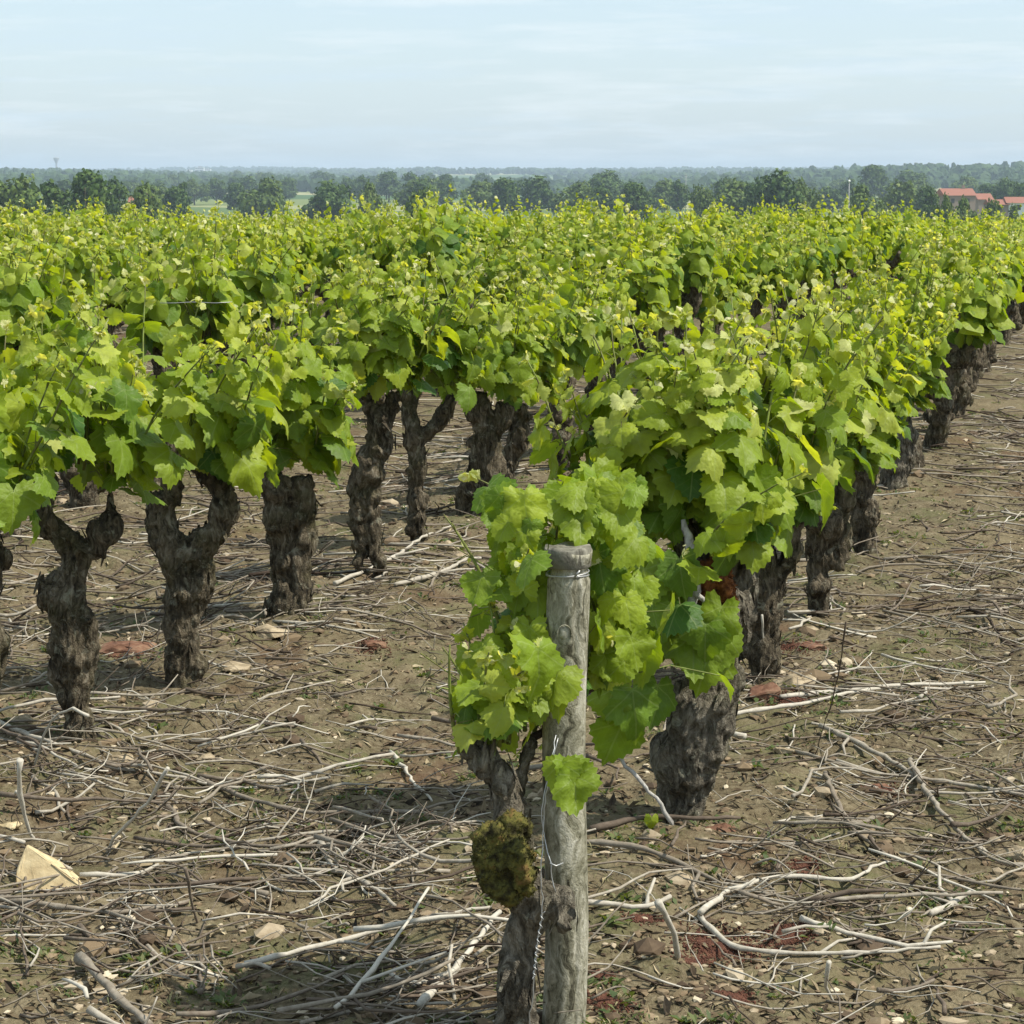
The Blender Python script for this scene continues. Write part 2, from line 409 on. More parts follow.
def relief(X, Y):
    k = np.clip((45 - Y) / 25, 0, 1)
    z = .045 * fnoise(X, Y, 1.1, 1) + .030 * fnoise(X, Y, 3.7, 2) + .030 * fnoise(X, Y, 9, 3) + .022 * fnoise(X, Y, 21, 4)
    c = ((X - A0[0]) * NR[0] + (Y - A0[1]) * NR[1]) / ROW
    return k * (z + .03 * np.cos(2 * math.pi * c))          # soil ridged slightly along the rows
Z = Z + relief(X, Y)
def gz(x, y): return float(terrain(x, y) + relief(np.array(x, float), np.array(y, float)))
mb = MB(); ny, nx = X.shape
ii = (np.arange(ny - 1)[:, None] * nx + np.arange(nx - 1)[None]).ravel()
mb.add(np.stack([X, Y, Z], -1).reshape(-1, 3), quads=np.stack([ii, ii + 1, ii + nx + 1, ii + nx], 1))
g_o = link('ground', mb.mesh('ground', M_ground)); g_o['kind'] = 'structure'; g_o['label'] = 'brown stony vineyard soil running down to the fields of the valley'

# ------------------------------------------------------------------ leaf shapes
def leaf_template(n_half, teeth):
    half = np.array([(0.0, -0.02), (0.06, -0.16), (0.20, -0.27), (0.38, -0.25), (0.51, -0.10), (0.55, 0.08), (0.60, 0.24), (0.58, 0.37), (0.49, 0.47), (0.44, 0.56), (0.41, 0.66), (0.28, 0.78), (0.13, 0.87), (0.0, 0.95)])
    d = np.r_[0, np.cumsum(np.linalg.norm(np.diff(half, axis=0), axis=1))]
    t = np.linspace(0, d[-1], n_half + 1)
    hx, hy = np.interp(t, d, half[:, 0]), np.interp(t, d, half[:, 1])
    if teeth:
        k = np.arange(n_half + 1); s = np.where(k % 2 == 0, 1.06, .94); s[0] = 1; s[-1] = 1.05
        cy = .25; hx = hx * s; hy = cy + (hy - cy) * s
    xs = np.r_[hx[:-1], -hx[::-1][:-1]]; ys = np.r_[hy[:-1], hy[::-1][:-1]]
    out = np.stack([xs, ys], 1); n = len(out)
    c = np.array([0, .22])
    if n >= 14:
        rings = [.45, .8] if n > 24 else [.55]
        V = [c[None]]
        for r in rings: V.append(c + (out - c) * r * np.array([1, 1]))
        V.append(out); V = np.vstack(V)
        T = [(0, 1 + i, 1 + (i + 1) % n) for i in range(n)]
        Q = []
        for k in range(len(rings)):
            o = 1 + k * n
            Q += [(o + i, o + n + i, o + n + (i + 1) % n, o + (i + 1) % n) for i in range(n)]
    else:
        V = np.vstack([c[None], out]); T = [(0, 1 + i, 1 + (i + 1) % n) for i in range(n)]; Q = []
    return V, np.array(T), np.array(Q).reshape(-1, 4)
LEAF = {0: leaf_template(22, True), 1: leaf_template(8, False), 2: leaf_template(4, False)}

def norm(a): return a / (np.linalg.norm(a, axis=-1, keepdims=True) + 1e-9)

def add_leaves(mb, pos, tip, nrm, size, age, lod, r):
    """pos (n,3) petiole joint, tip direction, surface normal, width in metres, age 0..1"""
    V, T, Q = LEAF[lod]
    n = len(pos)
    nrm = norm(nrm); tip = norm(tip - nrm * (tip * nrm).sum(1, keepdims=True)); side = np.cross(tip, nrm)
    asp = r.uniform(.86, 1.12, (n, 1)); x = V[None, :, 0] * asp * 1.0; y = V[None, :, 1] * np.ones((n, 1))
    th = np.arctan2(V[None, :, 0], V[None, :, 1] - .22); p1 = r.uniform(0, 6.28, (n, 1)); p2 = r.uniform(0, 6.28, (n, 1))
    dis = 1 + r.uniform(0, .10, (n, 1)) * np.cos(2 * th + p1) + r.uniform(0, .09, (n, 1)) * np.cos(3 * th + p2) + r.uniform(-.02, .11, (n, 1)) * np.cos(5 * th) * np.where(np.hypot(V[None, :, 0], V[None, :, 1] - .22) > .3, 1, .3)
    x = x * dis; y = .22 + (y - .22) * dis
    fold = r.uniform(-.12, .28, (n, 1)); curl = r.uniform(-.1, .95, (n, 1)); curl2 = r.uniform(-.1, .85, (n, 1))
    ph = r.uniform(0, 6.28, (n, 1)); w = r.uniform(.01, .055, (n, 1))
    z = fold * np.abs(x) - curl * (y - .1) ** 2 * .75 - curl2 * x ** 2 * 1.4 + w * np.sin(x * 11 + ph) + w * np.cos(y * 10 + 2 * ph)
    skew = r.normal(0, .08, (n, 1)); x = x + skew * y
    P3 = (x[..., None] * side[:, None] + y[..., None] * tip[:, None] + z[..., None] * nrm[:, None]) * size[:, None, None] + pos[:, None]
    nv = len(V)
    off = (np.arange(n) * nv)[:, None, None]
    at = np.concatenate([np.broadcast_to(V[None], (n, nv, 2)), np.broadcast_to(age[:, None, None], (n, nv, 1))], 2)
    mb.add(P3.reshape(-1, 3), (T[None] + off).reshape(-1, 3), (Q[None] + off).reshape(-1, 4) if len(Q) else None, at.reshape(-1, 3))

def foliage(heads, n_shoot, seed, lod, length=(.36, .60), size=.110, extra=16, keep=None, up=1.0, spread=.5, droop=0.0):
    """Shoots with leaves from the heads; returns (leaf mesh builder, stem mesh builder)."""
    r = np.random.default_rng(seed)
    LB, SB = MB(), MB()
    heads = np.asarray(heads, float); cen = heads.mean(0)
    pos, tip, nrm, siz, age = [], [], [], [], []
    for k in range(n_shoot):
        h = heads[k % len(heads)]
        a = r.uniform(0, 2 * math.pi)
        o = np.array([math.cos(a), math.sin(a), 0]); o = norm(o + 1.2 * (h - cen) * np.array([1, 1, 0]) / .15 * .5)
        L = r.uniform(*length)
        if r.random() < .12: L *= 1.25
        L = min(L, max(.15, 1.30 - h[2]))
        tilt = r.uniform(.1, 1.0) * spread
        d = norm(np.array([0, 0, up]) + o * tilt + r.normal(0, .1, 3))
        npt = 9; p = h + o * r.uniform(.0, .04) + r.normal(0, .012, 3); pts = [p.copy()]
        bend = r.normal(0, .10, 3); bend[2] = r.uniform(-.10, .02) - droop
        for i in range(npt - 1):
            d = norm(d + bend * .5 + r.normal(0, .05, 3)); p = p + d * L / (npt - 1); pts.append(p.copy())
        pts = np.array(pts)
        SB.tube(pts, np.linspace(.0048, .0016, npt), 5 if lod == 0 else 3, (0, 0, 0))
        nn = int(L / r.uniform(.040, .052)); tt = (np.arange(nn) + .35) / nn
        side0 = norm(np.cross(d, np.array([math.cos(a + 1.3), math.sin(a + 1.3), .1])))
        for i, t in enumerate(tt):
            q = t * (npt - 1); i0 = min(int(q), npt - 2); pp = pts[i0] + (pts[i0 + 1] - pts[i0]) * (q - i0)
            dd = norm(pts[i0 + 1] - pts[i0])
            s = size * (1 - .86 * t ** 1.7) * r.uniform(.78, 1.12) * (0.72 + .28 * min(1, i / 2))
            sd = side0 * (1 if i % 2 else -1)
            hz = norm((pp - cen) * np.array([1, 1, 0]) + 1e-3)
            pd = norm(sd * .8 + dd * .35 + hz * .75 + r.normal(0, .25, 3))
            e = pp + pd * s * r.uniform(.45, .8)
            if s > .03: SB.tube([pp, (pp + e) / 2 + np.array([0, 0, .12 * s]), e], [.0016, .0014, .0012], 3, (0, 0, .6), cap=False)
            on = norm(pd * np.array([1, 1, .2]) * .6 + hz * .55)
            n_ = on * r.uniform(.35, 1.0) + np.array([0, 0, 1]) * r.uniform(.15, 1.0) + r.normal(0, .27, 3)
            t_ = on * .55 - np.array([0, 0, 1]) * (r.uniform(.35, 1.1) * (1.0 - t * .9)) + r.normal(0, .28, 3) + dd * (t ** 2)
            pos.append(e); tip.append(t_); nrm.append(n_); siz.append(s)
            age.append(np.clip(.27 + .50 * t ** 1.3 + r.normal(0, .19), 0, .9))
        for i in range(5):                      # unfolding pale tip
            dd = norm(pts[-1] - pts[-2]); s = r.uniform(.012, .028)
            pos.append(pts[-1] + r.normal(0, .006, 3) - dd * r.uniform(0, .03)); tip.append(dd + r.normal(0, .6, 3)); nrm.append(r.normal(0, 1, 3) + [0, 0, .4])
            siz.append(s); age.append(np.clip(r.normal(.88, .12), .6, 1))
        if r.random() < .5:                     # flower cluster: tiny pale buds
            q = pts[3 + int(r.integers(0, 3))]; dr = norm(o + r.normal(0, .4, 3) + [0, 0, .5])
            for i in range(9):
                pos.append(q + dr * (.03 + .008 * i) + r.normal(0, .006, 3)); tip.append(r.normal(0, 1, 3)); nrm.append(r.normal(0, 1, 3) + [0, 0, .6])
                siz.append(r.uniform(.008, .014)); age.append(.97)
    for k in range(extra):                      # basal leaves round the heads
        h = heads[k % len(heads)]; a = r.uniform(0, 2 * math.pi); o = np.array([math.cos(a), math.sin(a), 0])
        e = h + o * r.uniform(.05, .20) + np.array([0, 0, r.uniform(-.01, .26)])
        SB.tube([h + o * .02, (h + e) / 2 + [0, 0, .02], e], .0014, 3, (0, 0, .5), cap=False)
        pos.append(e); tip.append(o * .5 - np.array([0, 0, r.uniform(.5, 1.2)]) + r.normal(0, .25, 3))
        nrm.append(o * r.uniform(.6, 1.1) + np.array([0, 0, r.uniform(.1, .7)]) + r.normal(0, .25, 3))
        siz.append(size * r.uniform(.5, 1.0)); age.append(np.clip(r.normal(.28, .17), 0, .8))
    pos, tip, nrm, siz, age = map(np.array, (pos, tip, nrm, siz, age))
    if keep is not None:
        m = keep(pos + norm(tip) * siz[:, None] * .4, siz); pos, tip, nrm, siz, age = pos[m], tip[m], nrm[m], siz[m], age[m]
    if lod == 2:                                # fewer, slightly larger leaves far off
        m = siz > .02; pos, tip, nrm, siz, age = pos[m], tip[m], nrm[m], siz[m], age[m]
    add_leaves(LB, pos, tip, nrm, siz, age, lod, r)
    return LB, SB

# ------------------------------------------------------------------ trunks
def smooth_path(pts, rad, step, r, wob=.006):
    pts = np.asarray(pts, float); rad = np.asarray(rad, float)
    d = np.r_[0, np.cumsum(np.linalg.norm(np.diff(pts, axis=0), axis=1))]
    n = max(3, int(d[-1] / step)); t = np.linspace(0, d[-1], n)
    P2 = np.stack([np.interp(t, d, pts[:, k]) for k in range(3)], 1); R2 = np.interp(t, d, rad)
    for _ in range(1):
        if n > 4: P2[1:-1] = (P2[:-2] + 2 * P2[1:-1] + P2[2:]) / 4; R2[1:-1] = (R2[:-2] + 2 * R2[1:-1] + R2[2:]) / 4
    kk = max(3, n // 4 + 2); R2 = R2 * (1 + .13 * np.interp(np.linspace(0, 1, n), np.linspace(0, 1, kk), r.normal(0, 1, kk)))
    P2[1:-1] += r.normal(0, wob, (n - 2, 3))
    return P2, R2

def ico(sub=1):
    import bmesh
    b = bmesh.new(); bmesh.ops.create_icosphere(b, subdivisions=sub, radius=1.0)
    v = np.array([x.co[:] for x in b.verts]); f = np.array([[q.index for q in p.verts] for p in b.faces]); b.free()
    return v, f
ICO1, ICO2, ICO3 = ico(1), ico(2), ico(3)

def remeshed(mb, voxel, smooth=2):
    me = mb.mesh('tmp', M_bark); o = bpy.data.objects.new('tmp', me); scene.collection.objects.link(o)
    md = o.modifiers.new('r', 'REMESH'); md.mode = 'VOXEL'; md.voxel_size = voxel
    ms = o.modifiers.new('s', 'SMOOTH'); ms.iterations = smooth; ms.factor = .5
    dg = bpy.context.evaluated_depsgraph_get(); ev = o.evaluated_get(dg)
    out = bpy.data.meshes.new_from_object(ev)
    bpy.data.objects.remove(o); bpy.data.meshes.remove(me)
    return out

def displace(me, seed, amp=1.0, fine=True):
    n = len(me.vertices); co = np.empty(n * 3, np.float32); me.vertices.foreach_get('co', co); co = co.reshape(-1, 3)
    nv = np.empty(n * 3, np.float32); me.vertices.foreach_get('normal', nv); nv = nv.reshape(-1, 3)
    d = np.empty(n); s = seed * 3.17
    for i in range(n):
        x, y, z = map(float, co[i])
        w = noise.noise(Vector((x * 7 + s, y * 7, z * 7))) * .05
        a = noise.noise(Vector((x * 13 + s, y * 13, z * 9)))
        b = 1 - abs(noise.noise(Vector(((x + w) * 38 + s, (y + w) * 38, z * 5)))) * 2
        c = noise.noise(Vector(((x + w) * 85, (y - w) * 85 + s, z * 22))) if fine else 0
        e = noise.noise(Vector((x * 60, y * 60 + s, z * 60))) if fine else 0
        g = noise.noise(Vector((x * 27 - s, y * 27, z * 24 + w * 40)))
        d[i] = .017 * a + .008 * g + .015 * (min(b, .70) - .58) + .0050 * c + .0040 * e
    co += nv * (d * amp)[:, None]
    me.vertices.foreach_set('co', co.ravel()); me.update()
    me.polygons.foreach_set('use_smooth', np.ones(len(me.polygons), bool))

def shaggy(me, seed, n, material):
    # loose strips of old bark peeling along the trunk
    r = np.random.default_rng(seed + 900); nv = len(me.vertices)
    co = np.empty(nv * 3, np.float32); me.vertices.foreach_get('co', co); co = co.reshape(-1, 3)
    no = np.empty(nv * 3, np.float32); me.vertices.foreach_get('normal', no); no = no.reshape(-1, 3)
    lt = np.empty(len(me.polygons), np.int32); me.polygons.foreach_get('loop_total', lt)
    vi = np.empty(len(me.loops), np.int32); me.loops.foreach_get('vertex_index', vi)
    ls = np.empty(len(me.polygons), np.int32); me.polygons.foreach_get('loop_start', ls)
    mb = MB(); t3 = [vi[a:a + 3] for a in ls[lt == 3]]; q4 = ls[lt == 4]
    mb.add(co, np.array(t3) if t3 else None, np.stack([vi[q4 + k] for k in range(4)], 1) if len(q4) else None)
    for i in r.integers(0, nv, n):
        p, nn = co[i].astype(float), no[i].astype(float)
        if abs(nn[2]) > .75 or p[2] < .0: continue
        t = norm(np.array([0, 0, 1.0]) - nn * nn[2] + r.normal(0, .22, 3)); s = np.cross(t, nn)
        l = r.uniform(.012, .042); w = r.uniform(.004, .010); lift = r.uniform(.000, .006)
        v = np.array([p - t * l + s * w * .5, p - t * l - s * w * .4, p + s * w + nn * .003, p - s * w + nn * .003, p + t * l + s * w * .5 + nn * lift, p + t * l * 1.1 - s * w * .3 + nn * lift])
        v[:2] += nn * (.004 if r.random() < .5 else -.003)
        mb.add(v, None, [(0, 1, 3, 2), (2, 3, 5, 4)])
    out = mb.mesh('trunk', material); bpy.data.meshes.remove(me)
    return out

def trunk_mesh(branches, lumps, voxel, seed, material=None, amp=1.0):
    r = np.random.default_rng(seed); mb = MB()
    for pts, rad in branches:
        P2, R2 = smooth_path(pts, rad, .03, r)
        mb.tube(P2, R2, 12)
    kn = []
    for pts, rad in branches:
        pts = np.asarray(pts)
        for _ in range(int(2 + len(pts) * 1.3)):
            i = int(r.integers(0, len(pts) - 1)); q = pts[i] + (pts[i + 1] - pts[i]) * r.random(); d = norm(r.normal(0, 1, 3) * [1, 1, .4]); kn.append((q + d * rad[i] * .85, rad[i] * r.uniform(.3, .55)))
    for p, rd in list(lumps) + kn:
        v, f = ICO2; mb.add(np.asarray(p) + v * rd * r.uniform(.85, 1.15, (1, 3)), f)
    me = remeshed(mb, voxel); displace(me, seed, amp)
    me = shaggy(me, seed, 110 if voxel < .012 else 60, material or M_bark)
    return me

def generic_vine(seed):
    r = np.random.default_rng(seed)
    h = r.uniform(.44, .58); lean = r.normal(0, .06, 2); k = 6
    pts = [np.array([0, 0, -.10])]; rad = [.066]
    for i in range(1, k + 1):
        t = i / k; pts.append(np.array([lean[0] * t + r.normal(0, .018), lean[1] * t + r.normal(0, .018), h * t])); rad.append(r.uniform(.044, .066) * (1.06 if i == k else .95))
    br = [(pts, rad)]; lumps = [(pts[-1], .068)]; heads = []
    na = int(r.integers(2, 4)); a0 = r.uniform(0, 6.28)
    for i in range(na):
        a = a0 + i * 2 * math.pi / na + r.normal(0, .3); o = np.array([math.cos(a), math.sin(a), 0])
        p1 = pts[-1] + o * .10 + [0, 0, r.uniform(-.02, .05)]; p2 = p1 + o * r.uniform(.02, .07) + [0, 0, r.uniform(.07, .15)]
        br.append(([pts[-1], p1, p2], [.055, .044, .036])); lumps += [(p2, .046), (p1 + r.normal(0, .02, 3), .05)]; heads.append(p2 + [0, 0, .02])
    for i in range(3):
        q = pts[int(r.integers(1, k))]; lumps.append((q + r.normal(0, .035, 3), r.uniform(.035, .055)))
    return br, lumps, heads

PROTO = []
for s in range(8):
    br, lumps, heads = generic_vine(100 + s)
    tm = trunk_mesh(br, lumps, .013, 100 + s)
    LB, SB = foliage(heads, 18, 200 + s, 1, extra=30)
    PROTO.append((tm, LB.mesh('foliage', M_leaf), SB.mesh('green_shoots', M_shoot)))
PROTO_FAR = []
for s in range(6):
    br, lumps, heads = generic_vine(300 + s)
    LB, SB = foliage(heads, 16, 400 + s, 2, extra=28, size=.125)
    PROTO_FAR.append((PROTO[s][0], LB.mesh('foliage', M_leaf), None))

VG = 'old vines standing in rows across the vineyard'
def vine_root(loc, label):
    o = link('grapevine', None, loc=loc); tag(o, label, 'grapevine', VG); return o

# ------------------------------------------------------------------ traced near vines
def traced(base_px, label, branches, lumps, seed, voxel=.009, heads=None, n_shoot=16, material=None, extra=18, fol=None, depth=0.0, **kw):
    """branches: lists of (px, py, radius_px[, depth offset]) read at the depth of the base."""
    b = gp(*base_px); b[2] = 0; Yb = b[1]; z0 = gz(b[0], b[1])
    sc = Yb / (F * math.cos(TH)) * 1.0
    r = np.random.default_rng(seed)
    def cv(q):
        p = P(q[0], q[1], Yb); dd = q[3] if len(q) > 3 else 0.0
        return np.array([p[0], p[1] + dd, p[2]]) - b
    br = []
    for B in branches:
        pts = [cv(q) for q in B]; rad = [q[2] * sc * (.78 if base_px[0] > 700 else (.84 if base_px[0] > 512 else .76)) for q in B]
        if B[0][1] > base_px[1] - 25: pts.insert(0, pts[0] * np.array([1, 1, 0]) + [0, 0, -.12]); rad.insert(0, rad[0] * 1.1)
        br.append((pts, rad))
    lp = [(cv(q), q[2] * sc * .86) for q in lumps]
    hd = [cv(q) for q in (heads or [B[-1] for B in branches])]
    root = vine_root((b[0], b[1], 0), label)
    link('trunk', trunk_mesh(br, lp, voxel, seed, material), root)
    LB, SB = foliage(hd, n_shoot, seed + 50, 0, extra=extra, **kw)
    link('foliage', LB.mesh('foliage', M_leaf), root); link('green_shoots', SB.mesh('green_shoots', M_shoot), root)
    return root, b, cv, sc

def blob_part(name, cv, specs, sc, material, parent, seed, label=None, voxel=.006):
    mb = MB(); r = np.random.default_rng(seed)
    for q in specs: mb.add(cv(q) + ICO2[0] * q[2] * sc * r.uniform(.85, 1.1, (1, 3)), ICO2[1])
    me = remeshed(mb, voxel)
    n = len(me.vertices)
    for v in me.vertices:
        c = v.co; v.co = c + v.normal * (.018 * noise.noise(c * 26) + .008 * noise.noise(c * 80) + .008 * noise.noise(c * 170))
    me.polygons.foreach_set('use_smooth', np.ones(len(me.polygons), bool))
    nv = len(me.vertices); co = np.empty(nv * 3, np.float32); me.vertices.foreach_get('co', co); co = co.reshape(-1, 3)
    no = np.empty(nv * 3, np.float32); me.vertices.foreach_get('normal', no); no = no.reshape(-1, 3)
    fb = MB(); fb.add(co, None, np.array([list(p.vertices) for p in me.polygons if len(p.vertices) == 4]))
    for i in r.integers(0, nv, 2600):
        p, nn = co[i].astype(float), norm(no[i] + r.normal(0, .45, 3)); sd = norm(np.cross(nn, r.normal(0, 1, 3))); l = r.uniform(.002, .006)
        fb.add(np.array([p - sd * .0010, p + sd * .0016, p + nn * l]), [(0, 1, 2)])
    bpy.data.meshes.remove(me); me = fb.mesh(name, material)
    o = link(name, me, parent)
    if label: o['label'] = label
    return o

# the post
POST = gp(563, 1036); POST[2] = 0
def post_keep(b):
    # no leaf grows through the post or hangs across the clear face of it
    def k(p, s):
        w = p + b
        d = np.hypot(w[:, 0] - POST[0], w[:, 1] - POST[1])
        px, py, _ = proj(w)
        front = (px > 546) & (px < 597) & (py > 535) & (py < 745) & (w[:, 1] < POST[1] + .05)
        return (d > .055) & ~front & (px > 462) & ((py < 752) | (px > 545)) & ((px < 660) | (py > 600))
    return k

b1 = gp(520, 1046)
front_root, b_, cv1, sc1 = traced((520, 1046), 'front vine bound to the wooden post, mossy lump on its low trunk',
    [[(517, 1046, 24), (521, 1000, 23), (522, 950, 24), (531, 912, 24, .0)],
     [(532, 912, 26), (552, 895, 20, -.02), (566, 900, 13, -.05), (562, 915, 9, -.08)],
     [(530, 905, 24), (512, 872, 30, -.02), (512, 832, 24, .0), (510, 798, 19, .02), (492, 768, 17), (466, 742, 14)],
     [(514, 800, 10, .05), (524, 775, 8, .06), (532, 750, 6, .07)]],
    [(506, 855, 26, -.03), (482, 756, 15), (543, 898, 21)], 11, voxel=.007,
    heads=[(486, 738, 0), (496, 742, 0), (520, 752, 0, .06), (532, 745, 0, .10)], n_shoot=13, extra=14,
    length=(.14, .28), size=.088, spread=.25, keep=post_keep(np.array([b1[0], b1[1], 0])), material=M_bark_grey)
blob_part('moss_cushion', cv1, [(497, 832, 20, -.045), (512, 824, 20, -.04), (494, 852, 23, -.05), (511, 846, 23, -.065), (503, 872, 21, -.05), (520, 862, 16, -.07), (513, 884, 12, -.06), (528, 876, 9, -.07)], sc1, M_moss, front_root, 5, 'yellow-green cushion of moss on the swollen trunk')
# its tied shoots rising behind the post
LB, SB = foliage([cv1((600, 700, 0, .22)), cv1((575, 660, 0, .2)), cv1((625, 705, 0, .24)), cv1((545, 640, 0, .16)), cv1((510, 640, 0, .14))], 12, 77, 0, length=(.14, .27), size=.092, extra=20, spread=.3,
                 keep=post_keep(np.array([b1[0], b1[1], 0])))
def leaf_patch(LB, cv, x0, x1, y0, y1, d0, d1, n, sz, seed, age=.42):
    # leaves hanging as one shingled curtain, their faces turned out to the aisle
    r = np.random.default_rng(seed)
    pos = np.array([cv((r.uniform(x0, x1), r.uniform(y0, y1), 0, r.uniform(d0, d1))) for _ in range(n)])
    tp = np.stack([r.normal(0, .4, n), np.full(n, -.3), np.full(n, -1.)], 1); nm = np.stack([r.normal(.1, .5, n), np.full(n, -1.), r.uniform(.1, 1.1, n)], 1)
    add_leaves(LB, pos, tp, nm, sz * r.uniform(.5, 1.15, n), np.clip(r.normal(age, .16, n), .05, .9), 0, r)
leaf_patch(LB, cv1, 486, 540, 500, 595, .06, .2, 30, .068, 61)
leaf_patch(LB, cv1, 560, 650, 480, 535, .10, .3, 34, .070, 62)
leaf_patch(LB, cv1, 600, 650, 540, 680, .10, .3, 28, .072, 63)
leaf_patch(LB, cv1, 466, 538, 628, 700, -.04, .1, 26, .074, 64, .5)
leaf_patch(LB, cv1, 530, 562, 655, 690, -.06, -.02, 7, .072, 65, .5)
leaf_patch(LB, cv1, 558, 574, 728, 770, -.13, -.10, 3, .088, 66, .35)
link('foliage', LB.mesh('foliage', M_leaf), front_root); link('green_shoots', SB.mesh('green_shoots', M_shoot), front_root)
mb = MB(); r = np.random.default_rng(3)
ps = np.array([cv1((532, 748, 0, .07)), cv1((560, 740, 0, .12)), cv1((590, 715, 0, .18)), cv1((628, 700, 0, .24))]); mb.tube(ps, [.008, .007, .006, .004], 6)
mb.tube(np.array([cv1((545, 744, 0, .1)), cv1((550, 700, 0, .15)), cv1((545, 640, 0, .16)), cv1((510, 636, 0, .14))]), [.006, .005, .005, .003], 6)
link('cane', mb.mesh('cane', M_cane), front_root)

v2, b2, cv2, sc2 = traced((682, 828), 'vine directly behind the post, thick bulging grey trunk with dead spur',
    [[(684, 826, 20), (688, 800, 24), (684, 772, 33), (690, 745, 35), (702, 712, 36), (716, 680, 32), (724, 645, 28), (722, 610, 28), (735, 570, 22, .05), (745, 540, 16, .05)],
     [(722, 620, 26), (700, 585, 26, .06), (690, 550, 20, .08), (680, 520, 14, .08)], [(735, 640, 14, .04), (748, 600, 14, .05), (752, 560, 12, .06)]],
    [(678, 765, 26), (718, 655, 26), (700, 715, 33)], 12, voxel=.008, heads=[(745, 530, 0, .05), (680, 520, 0, .08), (620, 560, 0, .12), (640, 640, 0, .06), (700, 480, 0, .10), (655, 480, 0, .1)],
    n_shoot=38, extra=40, length=(.36, .66), size=.116, material=M_bark_grey, spread=.6)
blob_part('moss_patch', cv2, [(715, 572, 18, -.04), (702, 580, 20, -.03), (722, 590, 14, -.05)], sc2, M_rust, v2, 6, 'russet moss patch high on the trunk')
mb = MB(); mb.tube(*smooth_path([cv2((686, 660, 0, -.09)), cv2((684, 625, 0, -.10)), cv2((691, 590, 0, -.10)), cv2((689, 550, 0, -.09)), cv2((685, 528, 0, -.08)), cv2((681, 515, 0, -.07))], [.009, .010, .0125, .012, .010, .005], .02, np.random.default_rng(1), .003), 8)
mb.tube([cv2((691, 585, 0, -.11)), cv2((699, 590, 0, -.12)), cv2((702, 597, 0, -.12))], [.008, .006, .004], 6)
link('dead_spur', mb.mesh('dead_spur', M_deadwood), v2)
mb = MB(); mb.tube(*smooth_path([cv2((600, 728, 0, -.05)), cv2((625, 755, 0, -.12)), cv2((648, 778, 0, -.14)), cv2((662, 795, 0, -.14)), cv2((668, 812, 0, -.14))], [.004, .005, .006, .007, .005], .02, np.random.default_rng(2), .003), 6)
link('dry_tendril', mb.mesh('dry_tendril', M_deadwood), v2)
LB = MB(); r = np.random.default_rng(9)
pp = np.array([cv2((665, 815, 0, -.15)), cv2((676, 812, 0, -.15)), cv2((648, 800, 0, -.15))])
add_leaves(LB, pp, np.array([[-.3, -.5, -.5], [.6, -.3, -.4], [0, -.3, -.8]]), np.array([[0, -.7, 1], [.2, -.6, 1], [0, -1, .2]]), np.array([.05, .055, .03]), np.array([.6, .7, .6]), 0, r)
hang = [(640, 650), (655, 690), (628, 690), (700, 625), (715, 610), (705, 650), (720, 640), (645, 600), (620, 725), (690, 640), (610, 690), (600, 650), (642, 575)]
pos = np.array([cv2((x, y - 15, 0, -.14 + r.uniform(-.03, .03))) for x, y in hang]); n = len(pos)
add_leaves(LB, pos, np.stack([r.normal(0, .3, n), np.full(n, -.3), np.full(n, -1.)], 1), np.stack([r.normal(.1, .35, n), np.full(n, -1.), r.uniform(.1, .7, n)], 1), r.uniform(.075, .12, n), r.uniform(.1, .5, n), 0, r)
link('foliage', LB.mesh('foliage', M_leaf), v2)

traced((764, 690), 'vine with slim dark trunk splitting in two behind the grey bulging one',
    [[(764, 682, 20), (763, 650, 20), (760, 610, 22), (756, 575, 25), (750, 540, 22)], [(768, 620, 12), (780, 585, 12), (790, 550, 14), (796, 515, 15)], [(745, 660, 10), (742, 620, 12), (740, 580, 14)]],
    [(757, 570, 26)], 13, heads=[(750, 520, 0), (796, 505, 0), (770, 490, 0, .1), (735, 480, 0, -.05)], n_shoot=24, extra=24, length=(.50, .78), size=.125)
traced((818, 624), 'vine with shaggy cracked trunk flaring at the top, third behind the post',
    [[(818, 618, 13), (818, 590, 18), (820, 560, 22), (824, 525, 25), (820, 495, 22), (806, 480, 15)], [(838, 570, 10), (845, 535, 12), (842, 500, 13), (850, 475, 11)]],
    [(826, 520, 26), (812, 490, 18)], 14, heads=[(806, 470, 0), (850, 465, 0), (826, 455, 0, .08)], n_shoot=20, extra=20, length=(.50, .78))
traced((862, 560), 'vine with straight brown trunk, fourth behind the post',
    [[(866, 553, 15), (864, 530, 15), (862, 500, 16), (862, 470, 17), (858, 450, 14)]], [(862, 470, 19)], 15, heads=[(852, 440, 0), (872, 445, 0), (860, 430, 0)], n_shoot=20, extra=20, length=(.50, .78))
traced((893, 495), 'vine with pale grey bark leaning over the aisle, fifth behind the post',
    [[(893, 490, 15), (895, 470, 16), (900, 450, 14), (897, 425, 13), (893, 400, 12)], [(912, 465, 6), (908, 440, 9), (903, 410, 9)]], [(896, 455, 17)], 16, heads=[(893, 392, 0), (908, 400, 0), (880, 400, 0)], n_shoot=20, extra=20, length=(.48, .74), material=M_bark_grey)

